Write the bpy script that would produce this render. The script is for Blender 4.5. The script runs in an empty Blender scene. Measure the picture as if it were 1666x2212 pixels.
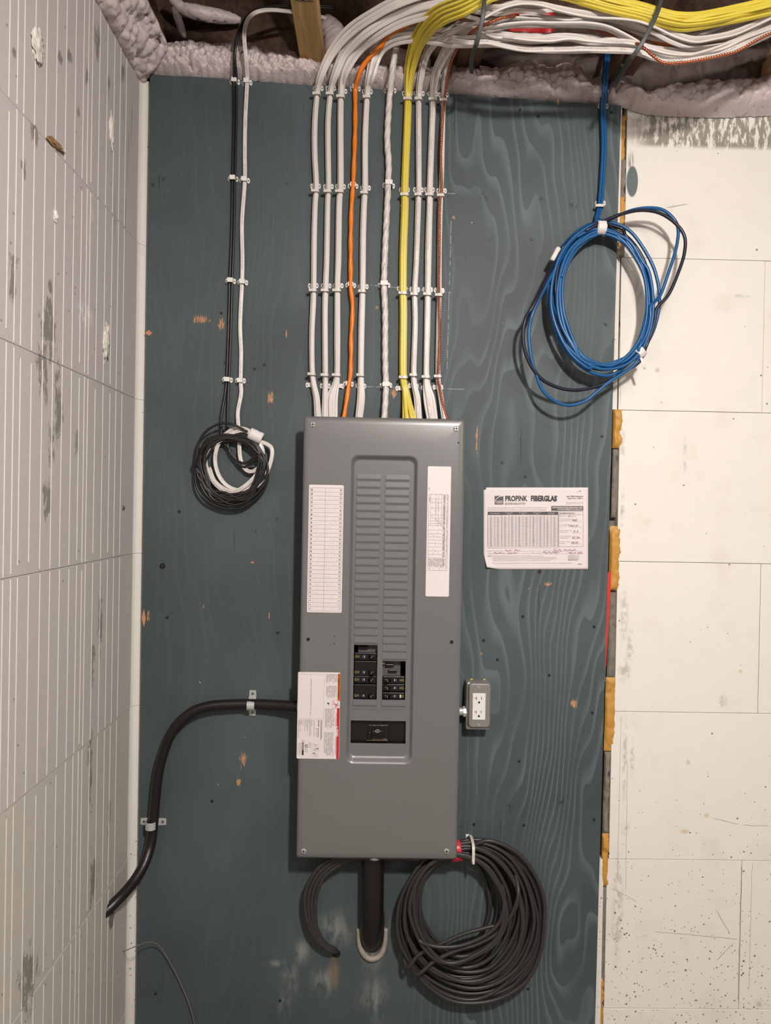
import bpy, bmesh, math, random
from mathutils import Vector, Matrix, noise
from mathutils.geometry import tessellate_polygon
random.seed(7)
C = bpy.context.scene.collection
SC = bpy.context.scene
W, H, F = 1666.0, 2212.0, 1600.0

# ------------------------------------------------------------------ camera
CAM = Vector((0, -1.95, 1.5))
YAW, PITCH, ROLL = math.radians(0.885), math.radians(0.427), math.radians(-1.051)
fw = Vector((math.sin(YAW)*math.cos(PITCH), math.cos(YAW)*math.cos(PITCH), -math.sin(PITCH)))
r0 = Vector((math.cos(YAW), -math.sin(YAW), 0)); d0 = fw.cross(r0)
rt = math.cos(ROLL)*r0 + math.sin(ROLL)*d0
dn = -math.sin(ROLL)*r0 + math.cos(ROLL)*d0
cd = bpy.data.cameras.new('camera'); cam = bpy.data.objects.new('camera', cd); C.objects.link(cam)
up = -dn; bk = -fw
cam.matrix_world = Matrix(((rt.x, up.x, bk.x, CAM.x), (rt.y, up.y, bk.y, CAM.y), (rt.z, up.z, bk.z, CAM.z), (0, 0, 0, 1)))
cd.sensor_fit = 'VERTICAL'; cd.sensor_height = 24.0; cd.lens = 24.0*F/H; cd.clip_start = 0.05
SC.camera = cam

def ray(px, py): return (px-W/2)*rt + (py-H/2)*dn + F*fw
def P(px, py, d=0.0):          # point on the plane d metres in front of the back wall
    r = ray(px, py); return CAM + r*((-d-CAM.y)/r.y)
XL = -0.622                     # the left wall's plane
def PL(px, py, x=None):         # point on the left wall
    r = ray(px, py); return CAM + r*(((XL if x is None else x)-CAM.x)/r.x)

# ------------------------------------------------------------------ light
wd = bpy.data.worlds.new('world'); SC.world = wd; wd.use_nodes = True
wd.node_tree.nodes['Background'].inputs[0].default_value = (0.95, 0.93, 0.95, 1)
wd.node_tree.nodes['Background'].inputs[1].default_value = 0.17
def lamp(name, loc, power, rad, col):
    l = bpy.data.lights.new(name, 'POINT'); l.energy = power; l.shadow_soft_size = rad; l.color = col
    o = bpy.data.objects.new(name, l); o.location = loc; C.objects.link(o); return o
lamp('bulb_far', (0.55, -2.20, 2.50), 92, 0.05, (1.0, 0.935, 0.885))
def downlight(name, loc, power, size, col):
    l = bpy.data.lights.new(name, 'AREA'); l.shape = 'DISK'; l.size = size; l.energy = power; l.color = col
    o = bpy.data.objects.new(name, l); o.location = loc; C.objects.link(o); return o
downlight('ceiling_disc', (0.50, -2.15, 2.56), 46, 0.12, (1.0, 0.935, 0.885))
lamp('bulb_near', (0.62, -1.10, 2.50), 6.5, 0.05, (1.0, 0.92, 0.85))
lamp('bulb_side', (2.6, -2.9, 2.2), 30, 0.10, (1.0, 0.94, 0.90))
SC.view_settings.view_transform = 'Standard'; SC.view_settings.look = 'None'
SC.view_settings.exposure = 0.16; SC.view_settings.gamma = 1.0; SC.view_settings.use_curve_mapping = False

# ------------------------------------------------------------------ node helpers
def lin(c): return tuple((v/12.92 if v <= 0.04045 else ((v+0.055)/1.055)**2.4) for v in [x/255.0 for x in c])
class NT:
    def __init__(s, name, rough=0.6, metal=0.0, spec=0.5):
        s.m = bpy.data.materials.new(name); s.m.use_nodes = True; s.t = s.m.node_tree
        s.b = s.t.nodes['Principled BSDF']; s.b.inputs['Roughness'].default_value = rough
        s.b.inputs['Metallic'].default_value = metal; s.b.inputs['Specular IOR Level'].default_value = spec
        s._p = None
    def put(s, sock, v):
        if hasattr(v, 'is_output'): s.t.links.new(v, sock)
        elif isinstance(v, (tuple, list)) and len(v) == 3 and sock.type == 'RGBA': sock.default_value = (*v, 1)
        else: sock.default_value = v
    def node(s, t): return s.t.nodes.new(t)
    def xyz(s):
        if s._p is None:
            g = s.node('ShaderNodeNewGeometry'); q = s.node('ShaderNodeSeparateXYZ')
            s.t.links.new(g.outputs['Position'], q.inputs[0]); s._p = (q.outputs[0], q.outputs[1], q.outputs[2], g.outputs['Position'])
        return s._p
    def math(s, op, a, b=0.0, c=0.0, clamp=False):
        n = s.node('ShaderNodeMath'); n.operation = op; n.use_clamp = clamp
        s.put(n.inputs[0], a); s.put(n.inputs[1], b); s.put(n.inputs[2], c); return n.outputs[0]
    def vec(s, x, y, z):
        n = s.node('ShaderNodeCombineXYZ'); s.put(n.inputs[0], x); s.put(n.inputs[1], y); s.put(n.inputs[2], z); return n.outputs[0]
    def scl(s, v, k):
        n = s.node('ShaderNodeVectorMath'); n.operation = 'MULTIPLY'; s.put(n.inputs[0], v); n.inputs[1].default_value = k; return n.outputs[0]
    def noise(s, v, scale, detail=3, rough=0.55):
        n = s.node('ShaderNodeTexNoise'); s.put(n.inputs['Vector'], v); n.inputs['Scale'].default_value = scale
        n.inputs['Detail'].default_value = detail; n.inputs['Roughness'].default_value = rough; return n.outputs[0]
    def voro(s, v, scale, out='Distance', feat='F1'):
        n = s.node('ShaderNodeTexVoronoi'); n.feature = feat; s.put(n.inputs['Vector'], v); n.inputs['Scale'].default_value = scale; return n.outputs[out]
    def step(s, v, a, b):       # smooth ramp 0 at a, 1 at b
        n = s.node('ShaderNodeMapRange'); n.interpolation_type = 'SMOOTHSTEP'; s.put(n.inputs[0], v)
        n.inputs[1].default_value = a; n.inputs[2].default_value = b; return n.outputs[0]
    def mix(s, f, a, b):
        n = s.node('ShaderNodeMix'); n.data_type = 'RGBA'; s.put(n.inputs[0], f); s.put(n.inputs[6], a); s.put(n.inputs[7], b); return n.outputs[2]
    def bump(s, h, st=0.3, dist=0.002):
        n = s.node('ShaderNodeBump'); n.inputs['Strength'].default_value = st; n.inputs['Distance'].default_value = dist
        s.put(n.inputs['Height'], h); s.t.links.new(n.outputs[0], s.b.inputs['Normal'])
    def col(s, c): s.put(s.b.inputs['Base Color'], c); return s.m
    def blob(s, a, b, ca, cb, ra, rb, soft=0.4, wob=None):
        u = s.math('DIVIDE', s.math('SUBTRACT', a, ca), ra); v = s.math('DIVIDE', s.math('SUBTRACT', b, cb), rb)
        d = s.math('SQRT', s.math('ADD', s.math('MULTIPLY', u, u), s.math('MULTIPLY', v, v)))
        if wob is not None: d = s.math('ADD', d, wob)
        return s.step(d, 1.0, 1.0-soft)
    def mx(s, L):
        r = L[0]
        for x in L[1:]: r = s.math('MAXIMUM', r, x)
        return r

_mc = {}
def mat(name, rgb, rough=0.5, metal=0.0, spec=0.5, var=0.06, vs=40, bump=0.0, bs=300):
    if name in _mc: return _mc[name]
    n = NT(name, rough, metal, spec); x, y, z, p = n.xyz(); c = lin(rgb)
    f = n.noise(p, vs, 3)
    m = n.col(n.mix(f, tuple(v*(1-var*2) for v in c), tuple(min(1, v*(1+var*2)) for v in c)))
    if bump: n.bump(n.noise(p, bs, 2), bump, 0.001)
    _mc[name] = m; return m

# ------------------------------------------------------------------ object helpers
def link(name, bm, m, parent=None, smooth=False):
    me = bpy.data.meshes.new(name)
    if isinstance(bm, bmesh.types.BMesh):
        bm.normal_update(); bm.to_mesh(me); bm.free()
    else: me = bm
    if m and not me.materials: me.materials.append(m)
    if smooth:
        for p in me.polygons: p.use_smooth = True
    o = bpy.data.objects.new(name, me); C.objects.link(o)
    if parent: o.parent = parent
    return o
def tag(o, label=None, cat=None, group=None, kind=None):
    if label: o['label'] = label
    if cat: o['category'] = cat
    if group: o['group'] = group
    if kind: o['kind'] = kind
    return o
def empty(name, loc=(0, 0, 0)):
    o = bpy.data.objects.new(name, None); o.location = loc; o.empty_display_size = 0.05; C.objects.link(o); return o
def settle(root):               # keep children in place when the root Empty sits away from the origin
    for c in C.objects:
        if c.parent == root: c.location = c.location - root.location
def box(bm, x0, x1, y0, y1, z0, z1, bev=0.0):
    g = bmesh.ops.create_cube(bm, size=1.0)['verts']
    for v in g: v.co = Vector(((x0+x1)/2+v.co.x*(x1-x0), (y0+y1)/2+v.co.y*(y1-y0), (z0+z1)/2+v.co.z*(z1-z0)))
    if bev:
        es = list({e for v in g for e in v.link_edges}); bmesh.ops.bevel(bm, geom=es, offset=bev, segments=2, affect='EDGES', profile=0.5)
    return bm
def bxm(x0, x1, y0, y1, z0, z1, bev=0.0): return box(bmesh.new(), min(x0, x1), max(x0, x1), min(y0, y1), max(y0, y1), min(z0, z1), max(z0, z1), bev)
def cyl(bm, c, r, r2, depth, axis='Y', seg=16):
    M = Matrix.Translation(c)
    if axis == 'Y': M = M @ Matrix.Rotation(math.pi/2, 4, 'X')     # cone's +z end faces -y
    if axis == 'X': M = M @ Matrix.Rotation(math.pi/2, 4, 'Y')
    bmesh.ops.create_cone(bm, cap_ends=True, segments=seg, radius1=r, radius2=r2, depth=depth, matrix=M); return bm
def cr(pts, step=0.008):
    pts = [Vector(p) for p in pts]; Q = [pts[0]*2-pts[1]] + pts + [pts[-1]*2-pts[-2]]; out = []
    for i in range(1, len(Q)-2):
        a, b, c, d = Q[i-1:i+3]; n = max(2, int((c-b).length/step))
        for k in range(n):
            t = k/n; out.append(0.5*((2*b)+(c-a)*t+(2*a-5*b+4*c-d)*t*t+(-a+3*b-3*c+d)*t*t*t))
    out.append(pts[-1]); return out
def prof_round(r, n=10): return [(r*math.cos(2*math.pi*i/n), r*math.sin(2*math.pi*i/n)) for i in range(n)]
def prof_flat(w, t, n=20):
    o = []
    for i in range(n):
        a = 2*math.pi*i/n; c, s = math.cos(a), math.sin(a)
        x = w/2*math.copysign(abs(c)**0.75, c); y = t/2*math.copysign(abs(s)**0.6, s)
        y *= 1-0.22*abs(math.sin(3*math.pi*(x/w)))**6 if abs(x) < w*0.42 else 1
        o.append((x, y))
    return o
def prof_lobe(r, k=3, a=0.13, n=18): return [(r*(1+a*math.cos(k*2*math.pi*i/n))*math.cos(2*math.pi*i/n), r*(1+a*math.cos(k*2*math.pi*i/n))*math.sin(2*math.pi*i/n)) for i in range(n)]
def sweep(path, prof, twist=0.0, n0=Vector((0, -1, 0)), caps=True):
    bm = bmesh.new(); uvl = bm.loops.layers.uv.new('UVMap'); rings = []; L = 0; Ls = []
    N = None; tprev = None; ang = 0
    for i, p in enumerate(path):
        t = (path[min(i+1, len(path)-1)]-path[max(i-1, 0)]).normalized()
        if N is None: N = (n0-t*n0.dot(t)).normalized()
        else:
            q = tprev.rotation_difference(t); N = q @ N; N = (N-t*N.dot(t)).normalized()
            L += (p-path[i-1]).length
        tprev = t; S = N.cross(t); a = L*twist
        ca, sa = math.cos(a), math.sin(a)
        rings.append([bm.verts.new(p+S*(x*ca-y*sa)+N*(x*sa+y*ca)) for x, y in prof]); Ls.append(L)
    n = len(prof)
    for i in range(len(rings)-1):
        for j in range(n):
            f = bm.faces.new((rings[i][j], rings[i][(j+1) % n], rings[i+1][(j+1) % n], rings[i+1][j])); f.smooth = True
            for l, uv in zip(f.loops, ((j/n, Ls[i]), ((j+1)/n, Ls[i]), ((j+1)/n, Ls[i+1]), (j/n, Ls[i+1]))): l[uvl].uv = uv
    if caps: bm.faces.new(rings[0]); bm.faces.new(rings[-1][::-1])
    bmesh.ops.recalc_face_normals(bm, faces=bm.faces); return bm
def PP(L): return [P(*q) for q in L]

# ------------------------------------------------------------------ materials
PLY_SCR = [(432, 690, 38, 16), (478, 700, 12, 26), (525, 1640, 15, 30), (516, 1690, 10, 18), (815, 664, 5, 11), (619, 720, 3, 24), (321, 1330, 6, 22), (323, 719, 9, 6), (1206, 218, 3, 12),
           (1040, 1412, 5, 5), (585, 860, 14, 30), (850, 850, 12, 22), (980, 470, 7, 8), (440, 1310, 3, 9), (582, 1330, 3, 14), (1030, 950, 5, 60), (1185, 1262, 14, 9), (1240, 1520, 14, 22), (545, 1215, 8, 5)]
def ply_material():
    n = NT('slate_painted_plywood', 0.55, 0, 0.35); x, y, z, p = n.xyz()
    base = lin((82, 96, 99)); dark = lin((62, 74, 77)); lite = lin((108, 122, 124))
    big = n.noise(p, 2.2, 3)
    c = n.mix(n.step(big, 0.3, 0.7), lin((66, 75, 77)), lin((79, 90, 92)))
    # cathedral grain: contour bands of a stretched noise field
    w = n.noise(n.vec(n.math('MULTIPLY', x, 3.2), 0.0, n.math('MULTIPLY', z, 0.75)), 1.0, 3, 0.42)
    g = n.math('FRACT', n.math('ADD', n.math('MULTIPLY', w, 24.0), n.math('MULTIPLY', x, 36.0)))
    band = n.math('MULTIPLY', n.step(g, 0.50, 0.96), n.step(g, 1.0, 0.955))
    right = n.math('ADD', 0.13, n.math('MULTIPLY', n.step(x, 0.05, 0.30), 0.87))
    c = n.mix(n.math('MULTIPLY', n.math('MULTIPLY', band, right), n.math('ADD', 0.15, n.math('MULTIPLY', n.step(n.noise(n.scl(p, (7, 1, 2.2)), 1.0, 2), .36, .62), 0.42))), c, lite)
    fine = n.noise(n.scl(p, (260, 1, 7)), 1.0, 3, 0.6)
    c = n.mix(n.math('MULTIPLY', n.step(fine, 0.60, 0.72), 0.5), c, dark)
    c = n.mix(n.math('MULTIPLY', n.step(n.noise(n.scl(p, (420, 1, 16)), 1.0, 2), 0.70, 0.76), 0.55), c, lin((35, 42, 44)))
    # knots
    for kx, ky, kr in ((1168, 425, 14), (1057, 514, 13), (1045, 425, 14), (1240, 440, 20), (602, 1124, 12), (552, 1148, 8), (350, 385, 12), (620, 400, 10), (1100, 1745, 14), (1210, 1730, 14), (330, 400, 9)):
        q = P(kx, ky, .02); k = n.blob(x, z, q.x, q.z, kr/820, kr/820, 0.9)
        rings = n.step(n.noise(n.scl(p, (120, 1, 70)), 1.0, 2), 0.50, 0.58)
        c = n.mix(n.math('MULTIPLY', n.math('MULTIPLY', k, rings), 0.75), c, lin((40, 46, 47)))
    # bare wood scrapes
    st = n.noise(n.scl(p, (330, 1, 60)), 1.0, 3, 0.7); ms = []
    for kx, ky, a, b in PLY_SCR:
        q = P(kx, ky, .02); ms.append(n.blob(x, z, q.x, q.z, a/820, b/820, 0.9))
    m = n.mx(ms); m = n.math('MULTIPLY', n.step(n.math('ADD', st, n.math('MULTIPLY', m, 0.30)), 0.70, 0.78), n.step(m, 0.0, 0.15))
    c = n.mix(m, c, lin((190, 140, 100)))
    # pale efflorescence / plaster smears near the bottom
    s2 = n.noise(n.scl(p, (22, 1, 9)), 1.0, 5, 0.65); ms = []
    for kx, ky, a, b in ((650, 2055, 30, 40), (625, 2120, 28, 70), (615, 2170, 20, 60), (800, 2060, 38, 60), (810, 2160, 50, 70), (720, 2010, 60, 60), (860, 2020, 30, 70), (700, 2120, 40, 50), (600, 2080, 25, 12)):
        q = P(kx, ky, .02); ms.append(n.blob(x, z, q.x, q.z, a/820, b/820, 0.95))
    c = n.mix(n.math('MULTIPLY', n.mx(ms), n.math('MULTIPLY', n.step(s2, 0.40, 0.62), 0.75)), c, lin((140, 142, 136)))
    q = P(722, 2100, .02); c = n.mix(n.math('MULTIPLY', n.blob(x, z, q.x, q.z, .022, .06, 0.9), n.math('MULTIPLY', n.step(s2, .4, .6), .6)), c, lin((140, 112, 84)))
    # chalk layout lines
    dash = n.step(n.noise(n.scl(p, (90, 1, 90)), 1.0, 2), 0.40, 0.5)
    for x0, y0, x1, y1 in ((790, 835, 1005, 841), (975, 475, 966, 800), (780, 614, 980, 633), (965, 418, 985, 418), (700, 178, 960, 206)):
        a = P(x0, y0, .02); b = P(x1, y1, .02); cx, cz = (a.x+b.x)/2, (a.z+b.z)/2; dx, dz = b.x-a.x, b.z-a.z; L = math.hypot(dx, dz); ux, uz = dx/L, dz/L
        X = n.math('SUBTRACT', x, cx); Z = n.math('SUBTRACT', z, cz)
        al = n.math('ABSOLUTE', n.math('ADD', n.math('MULTIPLY', X, ux), n.math('MULTIPLY', Z, uz)))
        ac = n.math('ABSOLUTE', n.math('SUBTRACT', n.math('MULTIPLY', X, uz), n.math('MULTIPLY', Z, ux)))
        k = n.math('MULTIPLY', n.step(al, L/2, L/2-.004), n.step(ac, 0.0011, 0.0005))
        c = n.mix(n.math('MULTIPLY', n.math('MULTIPLY', k, dash), 0.6), c, lin((180, 188, 186)))
    # cracks in the face veneer
    for kx, ky, hh in ((1164, 1300, 60), (1126, 960, 60), (507, 1170, 30), (343, 395, 25), (1083, 1790, 30), (982, 250, 60)):
        q = P(kx, ky, .02); X = n.math('ADD', x, n.math('MULTIPLY', n.math('SUBTRACT', n.noise(n.scl(p, (1, 1, 30)), 1.0, 3), 0.5), 0.012))
        c = n.mix(n.math('MULTIPLY', n.blob(X, z, q.x, q.z, .0012, hh/820, 0.6), .85), c, lin((25, 28, 28)))
    wr = n.step(n.noise(n.scl(p, (60, 1, 40)), 1.0, 1), 0.80, 0.82)
    c = n.mix(wr, c, lin((170, 175, 172)))
    n.bump(n.math('ADD', n.math('MULTIPLY', fine, 0.6), n.math('MULTIPLY', band, 0.4)), 0.28, 0.0012)
    return n.col(c)

def wall_material(left):
    n = NT('white_foam_wall_left' if left else 'white_foam_wall_back', 0.6 if not left else 0.5, 0, 0.35); x, y, z, p = n.xyz()
    a = y if left else x
    oi = n.node('ShaderNodeObjectInfo').outputs['Random']
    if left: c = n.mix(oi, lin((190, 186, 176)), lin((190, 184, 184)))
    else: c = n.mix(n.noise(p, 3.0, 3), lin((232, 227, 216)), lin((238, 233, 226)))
    c = n.mix(n.math('MULTIPLY', n.step(n.noise(p, 9, 4), 0.5, 0.75), 0.25), c, lin((205, 196, 178)))
    ln = n.math('FRACT', n.math('MULTIPLY', a, 21.7))
    c = n.mix(n.math('MULTIPLY', n.math('MULTIPLY', n.step(ln, .03, .015), n.step(n.noise(n.scl(p, (1, 1, 5)), 9, 2), .45, .6)), 0.35 if not left else 0.0), c, lin((245, 243, 238)))
    sp = n.noise(n.scl(p, (70, 70, 45)), 1.0, 3, 0.6)
    if not left:
        # mortar smear under the foam at the top
        t0 = P(1490, 262, 0); wob = n.noise(n.scl(p, (26, 1, 6)), 1.0, 5, 0.7)
        q0 = P(1352, 246, 0); q1 = P(1600, 250, 0)
        zt = n.math('SUBTRACT', z, t0.z)
        m = n.math('MULTIPLY', n.step(zt, -0.075, -0.060), n.step(x, q0.x, q0.x+.08))
        st = n.math('ADD', n.noise(n.scl(p, (75, 1, 20)), 1.0, 5, 0.7), n.math('MULTIPLY', n.math('ABSOLUTE', n.math('ADD', zt, 0.0)), 0.4))
        c = n.mix(n.math('MULTIPLY', n.math('MULTIPLY', m, n.step(st, 0.45, 0.53)), 0.88), c, lin((134, 127, 112)))
        # paint swipe that strayed off the board
        q = P(1366, 392, 0); q2 = P(1363, 350, 0)
        m = n.mx([n.blob(x, z, q.x, q.z, .0165, .044, 0.15), n.math('MULTIPLY', n.blob(x, z, q2.x, q2.z, .011, .040, 0.9), n.step(n.noise(n.scl(p, (200, 1, 10)), 1, 2), .42, .5))])
        c = n.mix(n.math('MULTIPLY', m, .95), c, lin((86, 101, 103)))
        # dirty streaks on the left margins
        ms = []
        for kx, ky, ra, rb in ((1348, 1330, 14, 80), (1362, 1400, 12, 60), (1350, 1450, 20, 40), (1350, 1640, 8, 140), (1366, 1640, 8, 60), (1350, 1790, 16, 20), (1562, 1515, 14, 20), (1335, 1960, 18, 160), (1345, 960, 10, 50), (1420, 800, 8, 8), (1640, 2170, 26, 12), (1610, 1110, 6, 10), (1600, 640, 30, 5), (1480, 980, 6, 60), (1345, 1100, 8, 60), (1395, 630, 4, 20)):
            q = P(kx, ky, 0); ms.append(n.blob(x, z, q.x, q.z, ra/820, rb/820, 0.95))
        c = n.mix(n.math('MULTIPLY', n.mx(ms), n.math('MULTIPLY', n.step(sp, .38, .62), .45)), c, lin((120, 110, 96)))
        ms = []
        for kx, ky, ra, rb in ((1480, 1796, 16, 7), (1527, 1762, 9, 8), (1487, 1648, 8, 6), (1600, 1450, 6, 6)):
            q = P(kx, ky, 0); ms.append(n.blob(x, z, q.x, q.z, ra/820, rb/820, 0.9))
        c = n.mix(n.math('MULTIPLY', n.mx(ms), .6), c, lin((200, 180, 120)))
        # scratches
        for x0, y0, x1, y1, wd_ in ((1410, 2012, 1600, 2030, .0012), (1545, 1962, 1580, 2022, .0014), (1545, 2078, 1588, 2034, .0014), (1603, 1866, 1595, 2168, .0018), (1626, 1858, 1618, 2140, .0009), (1536, 1766, 1600, 1783, .0014), (1600, 1783, 1666, 1784, .0012), (1436, 449, 1491, 440, .002), (1340, 600, 1340, 880, .0009), (1342, 1540, 1334, 1900, .0009), (1356, 1640, 1352, 1930, .0009), (1315, 1915, 1380, 1950, .0009)):
            a_ = P(x0, y0, 0); b_ = P(x1, y1, 0); cx, cz = (a_.x+b_.x)/2, (a_.z+b_.z)/2; dx, dz = b_.x-a_.x, b_.z-a_.z; L = math.hypot(dx, dz); ux, uz = dx/L, dz/L
            X = n.math('SUBTRACT', x, cx); Z = n.math('SUBTRACT', z, cz)
            al = n.math('ABSOLUTE', n.math('ADD', n.math('MULTIPLY', X, ux), n.math('MULTIPLY', Z, uz)))
            ac = n.math('ABSOLUTE', n.math('ADD', n.math('SUBTRACT', n.math('MULTIPLY', X, uz), n.math('MULTIPLY', Z, ux)), n.math('MULTIPLY', n.math('SUBTRACT', n.noise(p, 25, 2), .5), .006)))
            c = n.mix(n.math('MULTIPLY', n.math('MULTIPLY', n.step(al, L/2, L/2-.015), n.step(ac, wd_, wd_*.3)), .6), c, lin((105, 96, 84)))
        # splash specks, many near the floor
        for sc_, th, hi in ((55, 0.17, 1.0), (110, 0.20, 0.9), (38, 0.14, 0.7)):
            v = n.voro(n.vec(x, 0.0, z), sc_); cellr = n.voro(n.vec(x, 0.0, z), sc_, 'Color')
            s_ = n.node('ShaderNodeSeparateColor'); n.put(s_.inputs[0], cellr)
            dens = n.step(z, 1.0*hi, 0.12); keep = n.math('LESS_THAN', s_.outputs[0], n.math('ADD', .012, n.math('MULTIPLY', n.math('POWER', dens, 1.3), .60)))
            c = n.mix(n.math('MULTIPLY', n.math('MULTIPLY', n.step(v, th, th*.6), keep), .85), c, lin((84, 77, 70)))
    else:
        ms = []
        for kx, ky, ra, rb in ((105, 700, .060, .10), (95, 800, .050, .10), (125, 880, .04, .13), (165, 960, .018, .06), (30, 580, .03, .05), (28, 620, .02, .04), (50, 360, .02, .03), (75, 290, .03, .035), (170, 240, .02, .025), (150, 120, .025, .02), (130, 125, .02, .02), (190, 165, .02, .04), (108, 620, .018, .03), (235, 190, .02, .06),
                               (210, 90, .03, .06), (265, 155, .025, .05), (215, 1340, .03, .12), (200, 1420, .02, .10), (195, 1650, .03, .18), (235, 1760, .02, .10), (200, 1900, .05, .10), (60, 2120, .07, .10), (30, 110, .02, .02), (100, 1080, .03, .08), (110, 960, .03, .10)):
            q = PL(kx, ky); ms.append(n.blob(y, z, q.y, q.z, ra, rb, 0.95))
        mm = n.mx(ms); dn_ = n.noise(n.scl(p, (1, 60, 26)), 1.0, 6, 0.75)
        c = n.mix(n.math('MULTIPLY', n.math('MULTIPLY', n.step(n.math('ADD', dn_, n.math('MULTIPLY', mm, .22)), .60, .70), n.step(mm, 0.0, .25)), .72), c, lin((104, 99, 88)))
        ms = []
        for kx, ky, ra, rb in ((278, 330, .012, .16), (272, 420, .008, .16), (268, 250, .012, .10), (248, 470, .004, .10), (285, 260, .01, .08)):
            q = PL(kx, ky); ms.append(n.blob(y, z, q.y, q.z, ra, rb, 0.9))
        c = n.mix(n.math('MULTIPLY', n.mx(ms), n.math('MULTIPLY', n.step(n.noise(n.scl(p, (1, 240, 9)), 1.0, 4, 0.7), .5, .58), .8)), c, lin((100, 94, 82)))
        q = PL(124, 320); c = n.mix(n.math('MULTIPLY', n.blob(y, z, q.y, q.z, .03, .014, .8), n.step(sp, .45, .55)), c, lin((150, 112, 76)))
        # small specks low on the wall
        v = n.voro(n.vec(0.0, y, z), 42); cellr = n.voro(n.vec(0.0, y, z), 42, 'Color'); s_ = n.node('ShaderNodeSeparateColor'); n.put(s_.inputs[0], cellr)
        keep = n.math('LESS_THAN', s_.outputs[0], n.math('ADD', .02, n.math('MULTIPLY', n.step(z, .9, .1), .22)))
        c = n.mix(n.math('MULTIPLY', n.math('MULTIPLY', n.step(v, .13, .07), keep), .7), c, lin((84, 78, 70)))
        # rubbed, shiny white scuffs
        q = PL(195, 450); c = n.mix(n.math('MULTIPLY', n.blob(y, z, q.y, q.z, .03, .12, .9), n.math('MULTIPLY', n.step(sp, .45, .6), .4)), c, lin((235, 232, 226)))
        q = PL(182, 680); c = n.mix(n.math('MULTIPLY', n.blob(y, z, q.y, q.z, .06, .035, .9), n.math('MULTIPLY', n.step(sp, .42, .55), .8)), c, lin((240, 238, 232)))
    h = n.math('ADD', n.math('MULTIPLY', n.voro(p, 260), 0.5), n.math('MULTIPLY', n.noise(p, 45, 4), 1.6 if left else .7))
    n.bump(h, 0.28 if left else 0.18, 0.0015)
    return n.col(c)

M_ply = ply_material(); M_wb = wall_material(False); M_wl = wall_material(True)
M_rib = mat('foam_rib_white', (222, 217, 208), 0.5, var=.03, vs=300, bump=.4, bs=500)
def foam_material():
    n = NT('pinkish_spray_foam', 0.36, 0, 0.5); x, y, z, p = n.xyz()
    c = n.mix(n.noise(p, 14, 4), lin((186, 170, 168)), lin((218, 204, 204)))
    c = n.mix(n.math('MULTIPLY', n.step(n.noise(p, 60, 3), .62, .72), .5), c, lin((120, 98, 94)))
    n.bump(n.noise(p, 130, 3), .5, .003); return n.col(c)
M_foam = foam_material()
M_foamdark = mat('dark_spray_foam', (84, 71, 66), 0.7, var=.35, vs=40, bump=.8, bs=60)  # much darker, browner tone of the spray foam, used in the joist space
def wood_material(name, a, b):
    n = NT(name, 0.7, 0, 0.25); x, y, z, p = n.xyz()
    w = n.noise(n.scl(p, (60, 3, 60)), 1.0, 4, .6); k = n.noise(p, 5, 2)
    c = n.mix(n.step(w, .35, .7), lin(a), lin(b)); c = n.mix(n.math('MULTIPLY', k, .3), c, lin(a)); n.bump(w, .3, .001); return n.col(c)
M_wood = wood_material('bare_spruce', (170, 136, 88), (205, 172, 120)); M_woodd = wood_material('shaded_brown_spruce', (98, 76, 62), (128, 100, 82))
M_rim = wood_material('dark_rim_board', (66, 50, 40), (92, 72, 58))
def cable_material(name, rgb, ink=None, rough=0.38, spec=0.5):
    n = NT(name, rough, 0, spec); x, y, z, p = n.xyz(); c = lin(rgb)
    cc = n.mix(n.noise(p, 12, 3), tuple(v*.90 for v in c), tuple(min(1, v*1.07) for v in c))
    if ink:
        uv = n.node('ShaderNodeUVMap'); q = n.node('ShaderNodeSeparateXYZ'); n.t.links.new(uv.outputs[0], q.inputs[0])
        row = n.step(n.math('ABSOLUTE', n.math('SUBTRACT', q.outputs[0], .25)), .045, .035)
        ch = n.step(n.noise(n.vec(n.math('MULTIPLY', q.outputs[1], 420), n.math('MULTIPLY', q.outputs[0], 30), 0.0), 1.0, 1), .5, .56)
        wds = n.step(n.noise(n.vec(n.math('MULTIPLY', q.outputs[1], 22), 3.3, 0.0), 1.0, 1), .47, .5)
        cc = n.mix(n.math('MULTIPLY', n.math('MULTIPLY', row, n.math('MULTIPLY', ch, wds)), .65), cc, lin(ink))
    return n.col(cc)
M_white = cable_material('white_cable_jacket', (214, 207, 202)); M_whitep = cable_material('white_cable_jacket_printed', (214, 207, 202), (70, 66, 64))
M_yellow = cable_material('yellow_cable_jacket', (214, 194, 70)); M_yellowp = cable_material('yellow_cable_jacket_printed', (214, 194, 70), (90, 80, 30))
M_orange = cable_material('orange_cable_jacket', (232, 124, 24)); M_blue = cable_material('blue_cable_jacket', (22, 86, 140), rough=.3)
M_navy = cable_material('dark_navy_cable_jacket', (26, 28, 44), rough=.3); M_black = cable_material('black_cable_jacket', (30, 28, 28), rough=.35)
M_blackg = cable_material('dusty_black_cable_jacket', (52, 50, 48), rough=.42)
M_copper = mat('bare_copper', (190, 110, 80), 0.35, 0.85, var=.15, vs=80)
M_grey = mat('panel_grey_enamel', (110, 109, 109), 0.36, 0, 0.62, var=.025, vs=6)
M_grey.node_tree.nodes['Principled BSDF'].inputs['Coat Weight'].default_value = 0.5; M_grey.node_tree.nodes['Principled BSDF'].inputs['Coat Roughness'].default_value = 0.24
M_boxg = mat('enclosure_grey_enamel', (84, 84, 85), 0.5, var=.03)
M_inner = mat('breaker_black_plastic', (24, 23, 23), 0.3, var=.05); M_toggle = mat('toggle_black_plastic', (16, 16, 16), 0.25)
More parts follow.
